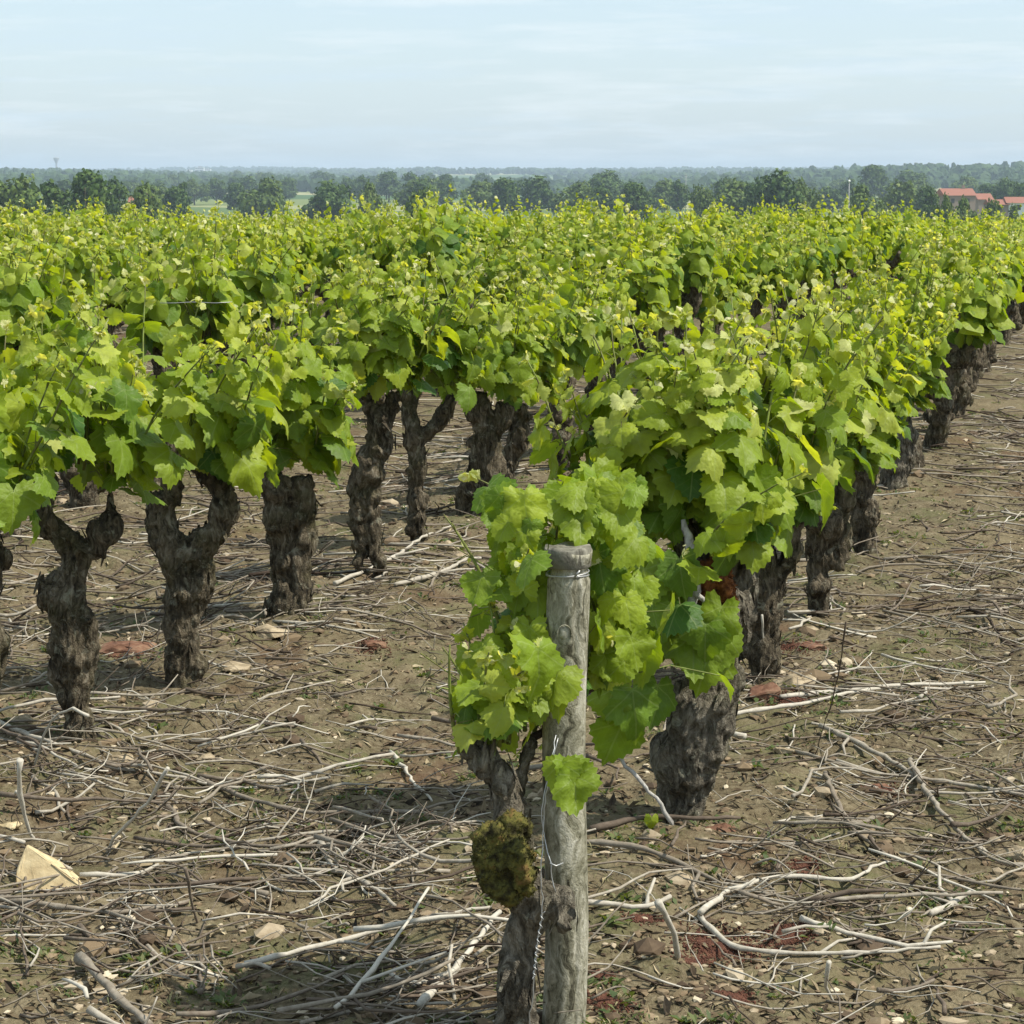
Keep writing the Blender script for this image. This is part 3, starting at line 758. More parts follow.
# second row
traced((-48, 818), 'partly seen vine at the edge beside the twisted one',
    [[(-40, 812, 28), (-30, 740, 27), (-22, 680, 28), (-18, 630, 28), (-28, 590, 26), (-35, 540, 22)], [(-10, 600, 14), (0, 560, 12), (-6, 530, 12)]], [(-18, 640, 30)], 20,
    heads=[(-60, 500, 0), (0, 515, 0), (-30, 490, 0)], n_shoot=16, extra=30)
traced((75, 744), 'twisted vine with two knobbly arms, nearest in the second row',
    [[(81, 741, 19.7), (77, 716, 18.3), (74, 688, 23.9), (72, 660, 26.7), (75, 632, 30.9), (70, 607, 32.3), (63, 588, 26.0), (78, 571, 16.9), (84, 555, 18.3), (67, 542, 17.6), (49, 530, 17.6), (43, 513, 14.8), (51, 495, 11.3), (58, 476, 9.1)],
     [(86, 555, 17.6), (102, 539, 16.2), (107, 521, 14.8), (111, 505, 9.1), (110, 488, 6.3)]],
    [(66, 592, 24), (103, 530, 19), (50, 522, 16), (76, 636, 24)], 21, voxel=.0075, heads=[(45, 478, 0), (110, 482, 0), (75, 465, 0, .05), (20, 470, 0)], n_shoot=19, extra=22, length=(.37, .62), size=.12)
traced((186, 686), 'vine with looping arms and open gap beside the twisted one',
    [[(186, 676, 28.1), (183, 658, 26.0), (181, 636, 25.3), (183, 616, 26.0), (184, 597, 27.4), (190, 576, 29.5), (186, 555, 29.5), (171, 541, 21.1), (158, 527, 17.6), (162, 509, 16.9), (174, 493, 14.8), (169, 477, 12.7), (165, 465, 10.5)],
     [(197, 548, 21.1), (213, 535, 15.5), (226, 516, 16.2), (226, 493, 15.5), (215, 476, 14.1), (200, 464, 12.7), (186, 462, 9.1)]],
    [(190, 556, 25), (226, 508, 18), (160, 522, 17), (196, 665, 17)], 22, voxel=.0075, heads=[(168, 458, 0), (198, 455, 0), (225, 470, 0), (140, 450, 0, .04)], n_shoot=18, extra=18, length=(.37, .62), size=.12)
traced((286, 624), 'vine with thick fluted double trunk, third in the second row',
    [[(284, 620, 20), (281, 597, 19), (281, 558, 18), (279, 523, 21), (276, 488, 19), (268, 460, 13)], [(298, 615, 16), (301, 575, 15), (303, 540, 16), (303, 505, 17), (303, 477, 13)]],
    [(290, 610, 20), (280, 520, 21)], 23, heads=[(266, 450, 0), (308, 460, 0), (285, 440, 0, .05)], n_shoot=19, extra=20, length=(.37, .62), size=.118)
traced((370, 588), 'vine standing on two split legs, narrow at the neck',
    [[(362, 583, 9), (359, 545, 11), (357, 505, 11), (366, 471, 18), (379, 449, 17), (381, 427, 17), (374, 411, 13), (364, 395, 9)], [(381, 583, 11), (374, 540, 9), (371, 500, 15), (372, 470, 18)], [(384, 425, 13), (392, 405, 10), (395, 390, 8)]],
    [(370, 475, 18)], 24, heads=[(362, 385, 0), (394, 382, 0), (378, 375, 0)], n_shoot=18, extra=18)
traced((418, 550), 'slender upright vine with one arm forked sideways',
    [[(418, 544, 13), (417, 515, 14), (416, 477, 12), (416, 444, 11), (410, 414, 10), (407, 390, 9)], [(418, 440, 10), (430, 430, 9), (446, 417, 9), (449, 395, 9)]], [(418, 500, 14)], 25, heads=[(406, 380, 0), (449, 385, 0), (425, 370, 0)], n_shoot=17, extra=30)
traced((478, 518), 'broad-footed dark vine leaning, sixth in the second row',
    [[(477, 514, 13), (480, 492, 19), (488, 465, 20), (486, 435, 16), (479, 410, 16), (478, 392, 12)], [(490, 450, 12), (500, 425, 12), (506, 405, 11)], [(462, 496, 9), (474, 478, 12)]], [(478, 410, 17)], 26, heads=[(476, 384, 0), (508, 392, 0)], n_shoot=16, extra=30)
traced((503, 497), 'leaning vine half hidden behind the broad-footed dark one',
    [[(503, 493, 11), (508, 471, 11), (516, 447, 12), (520, 425, 12), (521, 404, 9)]], [(517, 445, 13)], 27, heads=[(520, 395, 0), (530, 385, 0)], n_shoot=14, extra=26)

# ------------------------------------------------------------------ all the other vines
done = {0: row_s(gp(893, 495)), 1: row_s(gp(503, 497))}
SP = {0: .84, 1: .84}
cands = []
for k in range(-0, 30):
    s = done[k] + .86 if k in done else row_s(gp(75, 742)) - 6.0 + (k * .37) % .8
    while s < 75:
        p = A0 + DR * (s + rng.normal(0, .06)) + NR * (k * ROW + rng.normal(0, .05))
        s += .84 + rng.normal(0, .05)
        if p[1] < 4.0 or p[1] > 50: continue
        z = float(terrain(p[0], p[1])); x, y, dp = proj(np.array([p[0], p[1], z + .7]))
        mg = 260 / (dp / 8) + 60
        if x < -mg or x > 1024 + mg: continue
        if rng.random() < .025 and k > 1: continue      # a missing vine
        cands.append((dp, k, p[0], p[1], z, -30 < x < 1054))
cands.sort()
ROWN = ['first', 'second', 'third', 'fourth', 'fifth', 'sixth', 'seventh', 'eighth', 'ninth', 'tenth', 'eleventh', 'twelfth', 'thirteenth', 'fourteenth', 'fifteenth', 'sixteenth', 'seventeenth', 'eighteenth', 'nineteenth', 'twentieth']
cnt = {0: 5, 1: 8}
far_mb = MB()
n_obj = 0
far_list = []
for dp, k, x, y, z, inn in cands:
    cnt[k] = cnt.get(k, 0) + 1
    if n_obj >= 282:
        far_list.append((x, y, z)); continue
    n_obj += 1
    if k == 0 and cnt[k] < 20: lab = 'leafy vine beside the bare aisle, %s vine counted back from the wooden post' % ROWN[cnt[k]-0]
    elif k == 0: lab = 'small leafy vine at the far end of the row of the wooden post'
    elif k == 1 and cnt[k] < 20: lab = 'leafy vine, %s in the second row counted from the frame edge' % ROWN[cnt[k]]
    elif k < 8: lab = 'vine of the %s row back, seen only as bright crown over nearer rows' % ROWN[k]
    else: lab = 'far vine beyond the seventh row, only its pale leaf top showing'
    root = vine_root((x, y, z + (gz(x, y) - z)), lab)
    root.rotation_euler = (rng.normal(0, .05), rng.normal(0, .05), rng.uniform(0, 6.28))
    sc = rng.uniform(.92, 1.10); root.scale = (sc * rng.uniform(.97, 1.1), sc * rng.uniform(.97, 1.1), sc * rng.uniform(.95, 1.10) * (1.08 if k == 0 and dp < 12 else (.93 if k == 0 else 1.0)))
    tm, lm, sm = PROTO[rng.integers(0, 8)] if dp < 22 else PROTO_FAR[rng.integers(0, 6)]
    if dp >= 22: tm = PROTO[rng.integers(0, 8)][0]
    link('trunk', tm, root); link('foliage', lm, root)
    if sm is not None: link('green_shoots', sm, root)
# the rest, past three hundred, as one mass
def mesh_arrays(me):
    n = len(me.vertices); co = np.empty(n * 3, np.float32); me.vertices.foreach_get('co', co)
    a = np.empty(n * 3, np.float32); me.attributes['lf'].data.foreach_get('vector', a)
    lt = np.array([p.loop_total for p in me.polygons]); vi = np.empty(len(me.loops), np.int32); me.loops.foreach_get('vertex_index', vi)
    return co.reshape(-1, 3), vi.reshape(-1, 3), a.reshape(-1, 3)
FARR = [mesh_arrays(p[1]) for p in PROTO_FAR]
for x, y, z in far_list:
    co, vi, a = FARR[rng.integers(0, 6)]
    th = rng.uniform(0, 6.28); c, s = math.cos(th), math.sin(th); sc = rng.uniform(.92, 1.1)
    v = co @ np.array([[c, s, 0], [-s, c, 0], [0, 0, 1]]) * [sc * 1.05, sc * 1.05, sc * rng.uniform(.94, 1.12)] + [x, y, z]
    far_mb.add(v, vi, None, a)
    far_mb.tube([[x, y, z - .05], [x + .02, y, z + .3], [x, y + .02, z + .62]], [.08, .065, .07], 5, (0, 0, 0))
if far_mb.n:
    o = link('distant_vines', far_mb.mesh('distant_vines', M_leaf)); tag(o, 'green mass of the farthest vine rows along the edge of the field', 'vines', kind='stuff')
print('VINES', n_obj, 'far', len(far_list), 'row', ROW)

# ------------------------------------------------------------------ the post, its wire, the binding wire
zp = gz(POST[0], POST[1])
post = link('wooden_post', None, loc=(POST[0], POST[1], 0)); tag(post, 'weathered round wooden post with a notched flat top and wire round it', 'post')
ptop = P(570, 550, POST[1])[2]
mb = MB(); ns, nr = 56, 110
hh = np.linspace(-.25, ptop, nr)
def postr(t, a): return (.0395 + .003 * max(0, z - ptop + .03) / .03) * (1 + .035 * math.sin(t * 9 + a) + .025 * math.sin(a * 3 + t * 5)) * (1.03 - .05 * t)
rings = []
for i, z in enumerate(hh):
    cxp = .006 * z + .003 * math.sin(z * 8)
    for j in range(ns):
        a = 2 * math.pi * j / ns; rr = postr(z, a)
        if z > ptop - .048: rr *= 1.0
        if ptop - .050 < z < ptop - .032: rr *= .86
        rr *= 1 + .012 * n3((math.cos(a) * 3, math.sin(a) * 3, z * 1.5), 3)
        for ga, gw, gs in ((4.1, .10, 1.0), (5.2, .09, 2.3), (3.3, .12, 4.1), (1.0, .1, 0.)):
            if abs((a - ga - .12 * math.sin(z * 4 + gs) + math.pi) % (2 * math.pi) - math.pi) < gw and math.sin(z * 5 + gs) > -.3: rr -= .0030
        rings.append((cxp + rr * math.cos(a), rr * math.sin(a), z + (.004 * math.sin(a * 2) if i == nr - 1 else 0)))
q = [(i * ns + j, i * ns + (j + 1) % ns, (i + 1) * ns + (j + 1) % ns, (i + 1) * ns + j) for i in range(nr - 1) for j in range(ns)]
rings.append((.006 * ptop, 0, ptop - .002)); c = len(rings) - 1
t = [((nr - 1) * ns + j, (nr - 1) * ns + (j + 1) % ns, c) for j in range(ns)]
mb.add(rings, t, q); link('shaft', mb.mesh('shaft', M_post), post)
mb = MB(); ne = 30; vv = []
for j in range(ne):
    a = 2 * math.pi * j / ne; k_ = 1 + .03 * n3((math.cos(a) * 4, math.sin(a) * 4, 0), 2)
    for rr_, zz_ in ((.0405, ptop - .030), (.0425, ptop - .027), (.0432, ptop + .003), (.0415, ptop + .006 + .003 * math.sin(a * 5)), (.020, ptop + .004), (.001, ptop + .004)): vv.append((.006 * ptop + rr_ * k_ * math.cos(a), rr_ * k_ * math.sin(a), zz_))
mb.add(vv, None, [(j * 6 + i, ((j + 1) % ne) * 6 + i, ((j + 1) % ne) * 6 + i + 1, j * 6 + i + 1) for j in range(ne) for i in range(5)])
link('collar', mb.mesh('collar', M_postdark), post)['label'] = 'dark weathered top rim of the post'
mb = MB()
for ky, zz in ((554, ptop - .041), (556, ptop - .046)):
    a = np.linspace(0, 2 * math.pi, 30); mb.tube(np.stack([.006 * zz + .0385 * np.cos(a), .0385 * np.sin(a), zz + .003 * np.sin(a + ky)], 1), .0016, 5)
mb.tube([[.006 * ptop + .012, -.0385, ptop - .042], [.006 * ptop + .016, -.046, ptop - .036], [.006 * ptop + .020, -.043, ptop - .030]], .002, 5)
link('wire_ring', mb.mesh('wire_ring', M_wire), post)
mb = MB()                                  # knot in the wood
kx, kz = -.004, P(568, 630, POST[1])[2]
a = np.linspace(-.3, math.pi + .3, 18); mb.tube(np.stack([.003 + kx + .013 * np.cos(a), np.full(18, -.0385), kz + .017 * np.sin(a)], 1), [.0012] * 18, 6)
mb.add(np.array([.003 + kx, -.036, kz + .002]) + ICO2[0] * [.010, .0025, .014], ICO2[1])
link('knot', mb.mesh('knot', M_post), post)

Yw = b1[1] - .11
wr = link('binding_wire', None); tag(wr, 'thin twisted pale wire hanging down the front vine beside the post', 'wire')
mb = MB(); rr = np.random.default_rng(4)
pa = np.array([P(x, y, Yw + d) for x, y, d in ((556, 735, .03), (551, 765, .0), (545, 800, 0), (543, 840, -.01), (541, 870, -.02), (542, 900, -.02), (543, 915, -.02), (538, 935, -.02), (535, 970, -.02), (531, 1010, -.01), (528, 1050, 0))])
mb.tube(*smooth_path(pa, [.0011] * len(pa), .012, rr, .001), 5)
pb_ = np.array([P(x, y, Yw + d) for x, y, d in ((558, 738, .03), (549, 770, .01), (541, 810, -.005), (545, 845, -.01), (551, 862, -.03), (551, 880, -.03), (556, 892, -.035))])
mb.tube(*smooth_path(pb_, [.001] * len(pb_), .012, rr, .001), 5)
tt = np.linspace(0, 1, 60); base = np.stack([np.interp(tt, np.linspace(0, 1, 3), [P(*q, Yw)[k] for q in ((543, 908), (537, 945), (534, 975))]) for k in range(3)], 1)
mb.tube(base + np.stack([.003 * np.cos(tt * 60), -.02 + .003 * np.sin(tt * 60), 0 * tt], 1), .0009, 5)
mb.tube([P(550, 863, Yw - .03), P(556, 866, Yw - .03), P(563, 863, Yw - .02)], .0014, 5)
link('strand', mb.mesh('strand', M_wire), wr)

# a short trellis wire showing among the far crowns
w = link('trellis_wire', None); mb = MB(); mb.tube([P(160, 303, 9.6), P(175, 303, 9.6), P(192, 302, 9.6), P(215, 303, 9.6), P(232, 302, 9.6)], .0016, 5)
o = mb.mesh('trellis_wire', M_wire); w.data if False else None
bpy.data.objects.remove(w); w = link('trellis_wire', o); tag(w, 'short stretch of pale wire showing among the leafy crowns', 'wire')

# ------------------------------------------------------------------ stones
def stone(px, py, wpx, hpx, label, material, seed, flat=.5, group='stones lying on the soil', cat='stone', verts=None, tilt=0):
    b = gp(px, py); d = proj(np.array([b[0], b[1], 0]))[2]; w = wpx * d / F; h = max(.02, hpx * d / F)
    r = np.random.default_rng(seed)
    import bmesh
    bm = bmesh.new()
    if verts is None:
        pts = r.normal(0, 1, (16, 3)); pts = norm(pts) * r.uniform(.8, 1.1, (16, 1)); pts *= [w / 2, w * .36, h * .62]
    else: pts = np.array(verts) * [w / 2, w * .30, h]
    for p in pts: bm.verts.new(p)
    bmesh.ops.convex_hull(bm, input=bm.verts)
    for v in [v for v in bm.verts if not v.link_faces]: bm.verts.remove(v)
    bmesh.ops.bevel(bm, geom=list(bm.edges), offset=w * .025, segments=2, affect='EDGES', profile=.6)
    bmesh.ops.triangulate(bm, faces=bm.faces)
    bmesh.ops.subdivide_edges(bm, edges=[e for e in bm.edges if e.calc_length() > w * .12], cuts=1)
    for v in bm.verts:
        v.co += v.normal * (w * .075 * noise.noise(v.co * (4 / w) + Vector((seed, 0, 0))) + w * .03 * noise.noise(v.co * (14 / w)))
    me = bpy.data.meshes.new('stone'); bm.to_mesh(me); bm.free(); me.materials.append(material)
    o = link('stone', me, loc=(b[0], b[1], gz(b[0], b[1]) + (h * .14 if verts is None else -.01)), rot=r.uniform(-.4, .4) if verts is None else 0)
    tag(o, label, cat, group); return b
import bmesh
bR = gp(46, 892); kR = proj(np.array([bR[0], bR[1], 0]))[2] / F
fr = [(23, 846), (50, 862), (67, 876), (82, 884), (75, 893), (40, 894), (15, 882), (14, 868)]
bmR = bmesh.new()
for k_, (x_, y_) in enumerate(fr): bmR.verts.new(((x_ - 46) * kR, (892 - y_) * kR * .55, (892 - y_) * kR - .004))
for k_, (x_, y_) in enumerate(fr): bmR.verts.new(((x_ - 46) * kR * .8 - (.028 if x_ < 30 else 0), (892 - y_) * kR * .55 + .10, max(-.03, (892 - y_) * kR * .82 - .02)))
for x_ in (-.07, .07): bmR.verts.new((x_, -.01, -.04)); bmR.verts.new((x_, .1, -.04))
bmesh.ops.convex_hull(bmR, input=bmR.verts)
for v in [v for v in bmR.verts if not v.link_faces]: bmR.verts.remove(v)
bmesh.ops.bevel(bmR, geom=list(bmR.edges), offset=.0025, segments=1, affect='EDGES')
bmesh.ops.triangulate(bmR, faces=bmR.faces)
for _ in range(2): bmesh.ops.subdivide_edges(bmR, edges=[e for e in bmR.edges if e.calc_length() > .018], cuts=1)
bmR.normal_update()
for v in bmR.verts: v.co += v.normal * (.004 * noise.noise(v.co * 22) + .0018 * noise.noise(v.co * 70))
meR = bpy.data.meshes.new('stone'); bmR.to_mesh(meR); bmR.free(); meR.materials.append(M_rock)
tag(link('stone', meR, loc=(bR[0], bR[1], gz(bR[0], bR[1]))), 'large pale yellow angular stone, the biggest, among the canes', 'stone', 'stones lying on the soil')
STN = [(270, 645, 46, 14, 'flat tan stone at the foot of the fluted double trunk', M_stone), (236, 678, 40, 10, 'low tan stone slab beside the gap-armed vine', M_stone),
       (130, 652, 66, 20, 'brick-red stone between the two nearest second-row trunks', M_redstone), (190, 640, 20, 8, 'small red stone against the looping-armed trunk', M_redstone),
       (120, 764, 30, 12, 'pale flat stone behind the piled canes', M_stone), (22, 730, 26, 12, 'ochre stone beside the twisted trunk', M_stone),
       (205, 762, 28, 9, 'thin pale flake of stone in front of the looping-armed vine', M_stone), (12, 833, 26, 10, 'ochre stone just above the biggest pale stone', M_rock),
       (165, 803, 26, 14, 'rounded tan stone half under canes near the biggest stone', M_stone), (800, 682, 40, 12, 'tan stone beside the shaggy cracked trunk', M_stone),
       (795, 700, 52, 14, 'long flat tan stone under pale canes in the aisle', M_stone), (765, 708, 44, 18, 'dark red stone against the split trunk', M_redstone),
       (783, 762, 24, 10, 'small pinkish stone in the aisle litter', M_stone), (1012, 842, 54, 20, 'broad tan stone at the aisle edge', M_stone),
       (806, 824, 24, 9, 'small cream stone in the weedy litter', M_stone), (375, 650, 34, 10, 'reddish stone in the gap between rows', M_redstone),
       (398, 550, 22, 10, 'tan stone at the foot of the slender forked vine', M_stone), (445, 556, 28, 12, 'grey tan stone in the light between the trunks', M_stone),
       (462, 560, 26, 9, 'pale stone near the broad-footed vine', M_stone), (880, 784, 40, 9, 'dull red stone buried among aisle canes', M_redstone),
       (720, 848, 34, 11, 'dark weathered clod of wood-brown stone near the bulging trunk', M_redstone), (812, 656, 40, 9, 'dark red slab under the shaggy trunk', M_redstone),
       (600, 600, 20, 8, 'small stone seen past the post', M_stone), (345, 680, 24, 8, 'small tan stone lying out in the middle aisle', M_stone),
       (810, 640, 20, 7, 'cream flake at the base of the shaggy trunk', M_stone), (450, 1000, 20, 8, 'small brown stone near the front vine base', M_stone)]
for i, (a, b_, c_, d_, l_, m_) in enumerate(STN): stone(a, b_, c_, d_, l_, m_, 20 + i)

# ------------------------------------------------------------------ pruned canes on the ground
def cane_path(r, L, n=None):
    n = n or max(4, int(L / .055)); th = 0.0; p = np.zeros(3); pts = [p.copy()]; hgt = r.uniform(.004, .02)
    zg = r.uniform(.08, .32)
    for i in range(n):
        th += r.normal(0, .10) + zg * (1 if i % 2 else -1) + (r.choice([-1, 1]) * .55 if r.random() < .14 else 0)
        p = p + np.array([math.cos(th), math.sin(th), 0]) * L / n; pts.append(p.copy())
    pts = np.array(pts); pts -= pts.mean(0)
    return pts
def lay(pts, c, th, r, lift):
    co, si = math.cos(th), math.sin(th)
    q = pts @ np.array([[co, si, 0], [-si, co, 0], [0, 0, 1]]) + [c[0], c[1], 0]
    z = terrain(q[:, 0], q[:, 1]) + relief(q[:, 0], q[:, 1])
    z = np.convolve(np.pad(z, 1, 'edge'), [.3, .4, .3], 'valid')
    a = r.random() * 6
    q[:, 2] = z + lift + .012 * np.sin(np.linspace(0, 3, len(q)) + a) + np.linspace(0, 1, len(q)) ** 2 * (r.uniform(0, .07) if r.random() < .22 else 0)
    return q
def cane_geo(mb, q, rad, r, tone, sides=6):
    n = len(q); rr = rad * np.linspace(1.15, .6, n) * (1 + .20 * r.normal(0, 1, n).clip(-1, 1.4))
    mb.tube(q, rr, sides, (0, 0, tone))
    if r.random() < .45 and n > 5:
        i = int(r.integers(1, n - 2)); d = q[i + 1] - q[i]; d /= np.linalg.norm(d) + 1e-9; s = np.cross(d, [0, 0, 1]) * r.choice([-1, 1])
        l = r.uniform(.05, .2); m = q[i] + (d * .6 + s * .8) * l * .5 + [0, 0, r.uniform(0, .02)]; e = m + (d * .8 + s * .5) * l * .5 + [0, 0, r.uniform(-.01, .03)]
        mb.tube([q[i], m, e], [rad * .75, rad * .6, rad * .42], sides, (0, 0, tone))
# clumps: canes were swept into drifts down the middle of each aisle
PILES = [(gp(*p), sx, sy) for p, sx, sy in (((270, 838), .30, .26), ((110, 780), .22, .3), ((370, 860), .16, .2), ((60, 930), .25, .2), ((900, 800), .26, .28), ((850, 700), .34, .25), ((830, 905), .25, .25), ((200, 720), .35, .3), ((120, 650), .35, .4), ((980, 640), .4, .5), ((440, 990), .14, .2), ((360, 610), .4, .4))]
def cane_site(r, ymin, ymax):
    if ymin < 5 and r.random() < .62:
        c, sx, sy = PILES[int(r.integers(0, len(PILES)))]; return c[0] + r.normal(0, sx), max(3.95, c[1] + r.normal(0, sy)), .5
    while True:
        y = ymin + (ymax - ymin) * r.random() ** .9
        half = (y * 560 / F) + .3; x = r.uniform(-half, half)
        c = ((x - A0[0]) * NR[0] + (y - A0[1]) * NR[1]) / ROW
        u = c - math.floor(c)
        if c < -.62: continue
        w = .30 + .70 * math.exp(-((u - .5) / .22) ** 2)
        if c < 0: w = .25 + .75 * math.exp(-((c + .27) / .15) ** 2); w *= 1.0 if c > -.52 else .12
        w *= .22 + 1.1 * max(0, float(fnoise(np.array(x), np.array(y), 1.5, 9)) + .42) ** 1.5
        if r.random() < w * .8: return x, y, c
LANDM = [((43, 880), 'the biggest pale stone'), ((75, 744), 'the twisted vine'), ((186, 686), 'the looping-armed vine'), ((286, 624), 'the fluted double trunk'), ((370, 588), 'the two-legged vine'),
         ((418, 550), 'the slender forked vine'), ((478, 518), 'the broad-footed vine'), ((563, 1036), 'the wooden post'), ((682, 828), 'the bulging grey trunk'), ((764, 690), 'the slim split trunk'),
         ((818, 624), 'the shaggy trunk'), ((893, 495), 'the pale leaning trunk'), ((1012, 842), 'the broad tan stone in the aisle'), ((130, 652), 'the brick-red stone'), ((270, 645), 'the flat tan stone')]
LP = [(gp(*p), t) for p, t in LANDM]
def where(x, y):
    d = [math.hypot(x - p[0], y - p[1]) for p, _ in LP]; i = int(np.argmin(d)); dx, dy = x - LP[i][0][0], y - LP[i][0][1]
    if d[i] < .22: w = 'against'
    elif abs(dx) > abs(dy): w = 'some way right of' if dx > 0 else 'some way left of'
    else: w = 'behind' if dy > 0 else 'in front of'
    if d[i] > 1.2: w = 'far ' + w.replace('some way ', '')
    return w + ' ' + LP[i][1]
CG = 'pruned vine canes littering the soil'
def cane_obj(q, rad, r, tone, label):
    c = q.mean(0).copy(); c[2] = q[:, 2].min(); mb = MB(); cane_geo(mb, q - c, rad, r, tone, 7)
    o = link('pruned_cane', mb.mesh('pruned_cane', M_cane), loc=tuple(c)); tag(o, label, 'cane', CG)
r = np.random.default_rng(21)
# canes read one by one from the photograph: ground points, a few raised ends
HC = [([(20, 760), (20, 800), (28, 830), (60, 858), (75, 868)], .009, .95, 'bleached crooked cane rising behind the biggest pale stone'),
      ([(0, 735), (60, 760), (110, 775), (170, 780), (240, 786), (330, 772)], .007, .8, 'long pale cane stretching out from the twisted trunk'),
      ([(150, 765), (158, 790), (130, 820), (100, 842), (98, 870)], .008, .9, 'forked bleached cane above the biggest pale stone'),
      ([(80, 885), (100, 885), (140, 878), (158, 867)], .008, .85, 'thick pale cane touching the tip of the biggest pale stone'),
      ([(185, 868), (190, 900), (200, 935)], .008, .5, 'short stout stub standing among the piled canes'),
      ([(245, 965), (300, 955), (350, 944), (420, 935), (500, 928)], .007, .9, 'long pale cane running towards the front vine'),
      ([(80, 962), (110, 990), (150, 1020)], .013, .6, 'thick grey cane end at the lower edge of the litter'),
      ([(390, 742), (410, 770), (432, 802)], .006, .95, 'bright straight cane alone in the middle aisle'),
      ([(200, 780), (250, 800), (310, 815), (360, 818), (420, 820)], .008, .55, 'grey cane crossing the top of the big pile'),
      ([(165, 800), (180, 830), (240, 845), (330, 856), (430, 862)], .008, .45, 'long dark cane through the middle of the big pile'),
      ([(320, 845), (335, 872), (370, 890), (395, 915)], .009, .75, 'bent pale cane at the end of the big pile'),
      ([(0, 905), (60, 915), (120, 918), (190, 905)], .008, .6, 'cane lying in front of the biggest pale stone'),
      ([(745, 755), (700, 745), (720, 733), (800, 722), (830, 712), (905, 690)], .009, .9, 'long bleached cane bundle sweeping out of the split trunk'),
      ([(780, 712), (860, 700), (930, 690), (985, 686)], .009, .92, 'thick bleached cane lying across the aisle'),
      ([(820, 742), (870, 760), (920, 780), (980, 786), (1024, 795)], .009, .7, 'long straight cane on the far side of the aisle heap'),
      ([(825, 790), (845, 830), (880, 858), (930, 872), (1024, 888)], .007, .5, 'dark curved cane bowing across the aisle'),
      ([(910, 770), (935, 810), (960, 830), (1000, 858), (1024, 860)], .009, .65, 'grey cane at the aisle edge crossing the curved one'),
      ([(700, 932), (725, 912), (790, 893), (850, 896), (880, 872), (905, 868)], .007, .9, 'pale hooked cane with a wavy end above the red moss'),
      ([(700, 930), (730, 955), (790, 962), (870, 962), (940, 958)], .007, .85, 'pale angled cane along the red moss'),
      ([(800, 936), (850, 945), (905, 955), (952, 950)], .008, .88, 'straight whitish cane beyond the red moss'),
      ([(658, 902), (676, 930), (680, 960), (682, 985)], .010, .85, 'upright knotty cane sticking up between post and red moss'),
      ([(584, 928), (612, 925), (650, 928), (670, 920)], .009, .85, 'pale cane end just beyond the post'),
      ([(825, 965), (822, 985), (838, 1010)], .006, .9, 'little crooked white cane below the red moss'),
      ([(420, 1022), (450, 990), (485, 950), (500, 938)], .009, .95, 'forked white cane leaning towards the front vine base'),
      ([(440, 1000), (455, 960), (462, 940)], .006, .85, 'thin white twig beside the forked white cane'),
      ([(560, 870), (620, 876), (680, 888), (720, 905)], .008, .55, 'grey cane passing behind the post'),
      ([(930, 915), (945, 905), (970, 892)], .010, .85, 'short thick bleached stub at the end of the aisle heap'),
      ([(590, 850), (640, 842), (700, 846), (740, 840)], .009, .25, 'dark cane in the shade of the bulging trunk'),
      ([(395, 600), (430, 590), (470, 570), (520, 560)], .010, .8, 'stout pale cane under the broad-footed vine'),
      ([(335, 598), (380, 582), (430, 548), (452, 535)], .009, .85, 'pale cane propped against the slender forked vine')]
UP = [([(88, 716), (72, 706), (50, 720), (38, 750), (31, 792)], .004, .95, 'thin bleached cane arching up beside the twisted trunk'),
      ([(846, 622), (838, 680), (822, 735), (806, 778)], .0020, .15, 'thin dark upright twig in the aisle by the flat tan stones'),
      ([(20, 760), (20, 800), (28, 830), (52, 862)], .006, .95, 'bleached crooked cane rising behind the biggest pale stone'),
      ([(168, 768), (150, 800), (130, 822), (110, 842), (100, 872)], .005, .9, 'forked bleached cane above the biggest pale stone'),
      ([(185, 868), (192, 900), (200, 935)], .004, .4, 'short stout stub standing among the piled canes'),
      ([(658, 902), (674, 930), (678, 960), (680, 985)], .007, .85, 'upright knotty cane sticking up between post and red moss'),
      ([(829, 962), (822, 985), (838, 1010)], .004, .9, 'little crooked white cane below the red moss'),
      ([(762, 615), (764, 650), (757, 690)], .003, .95, 'straight white twig leaning on the slim split trunk'),
      ([(456, 1010), (448, 970), (452, 945)], .004, .85, 'thin white twig beside the forked white cane')]
for px, rad, tone, lab in UP:
    Yb = gp(*max(px, key=lambda p: p[1]))[1]; pts = np.array([P(a, b, Yb - (.08 if 'slim split' in lab else 0) + .05 * k) for k, (a, b) in enumerate(px)])
    q, _ = smooth_path(pts, np.ones(len(pts)), .03, r, .0015); cane_obj(q, rad, r, tone, lab)
HC = [h for h in HC if h[3] not in [u[3] for u in UP]]
for px, rad, tone, lab in HC:
    pts = np.array([gp(*p) for p in px]); q, _ = smooth_path(pts, np.ones(len(pts)), .03, r, .003)
    z = terrain(q[:, 0], q[:, 1]) + relief(q[:, 0], q[:, 1]); z = np.convolve(np.pad(z, 4, 'edge'), np.ones(9) / 9, 'valid'); q[:, 2] = z + rad + .010 + .008 * np.sin(np.linspace(0, 4, len(q)) + len(lab))
    cane_obj(q, rad * .8, r, tone, lab)
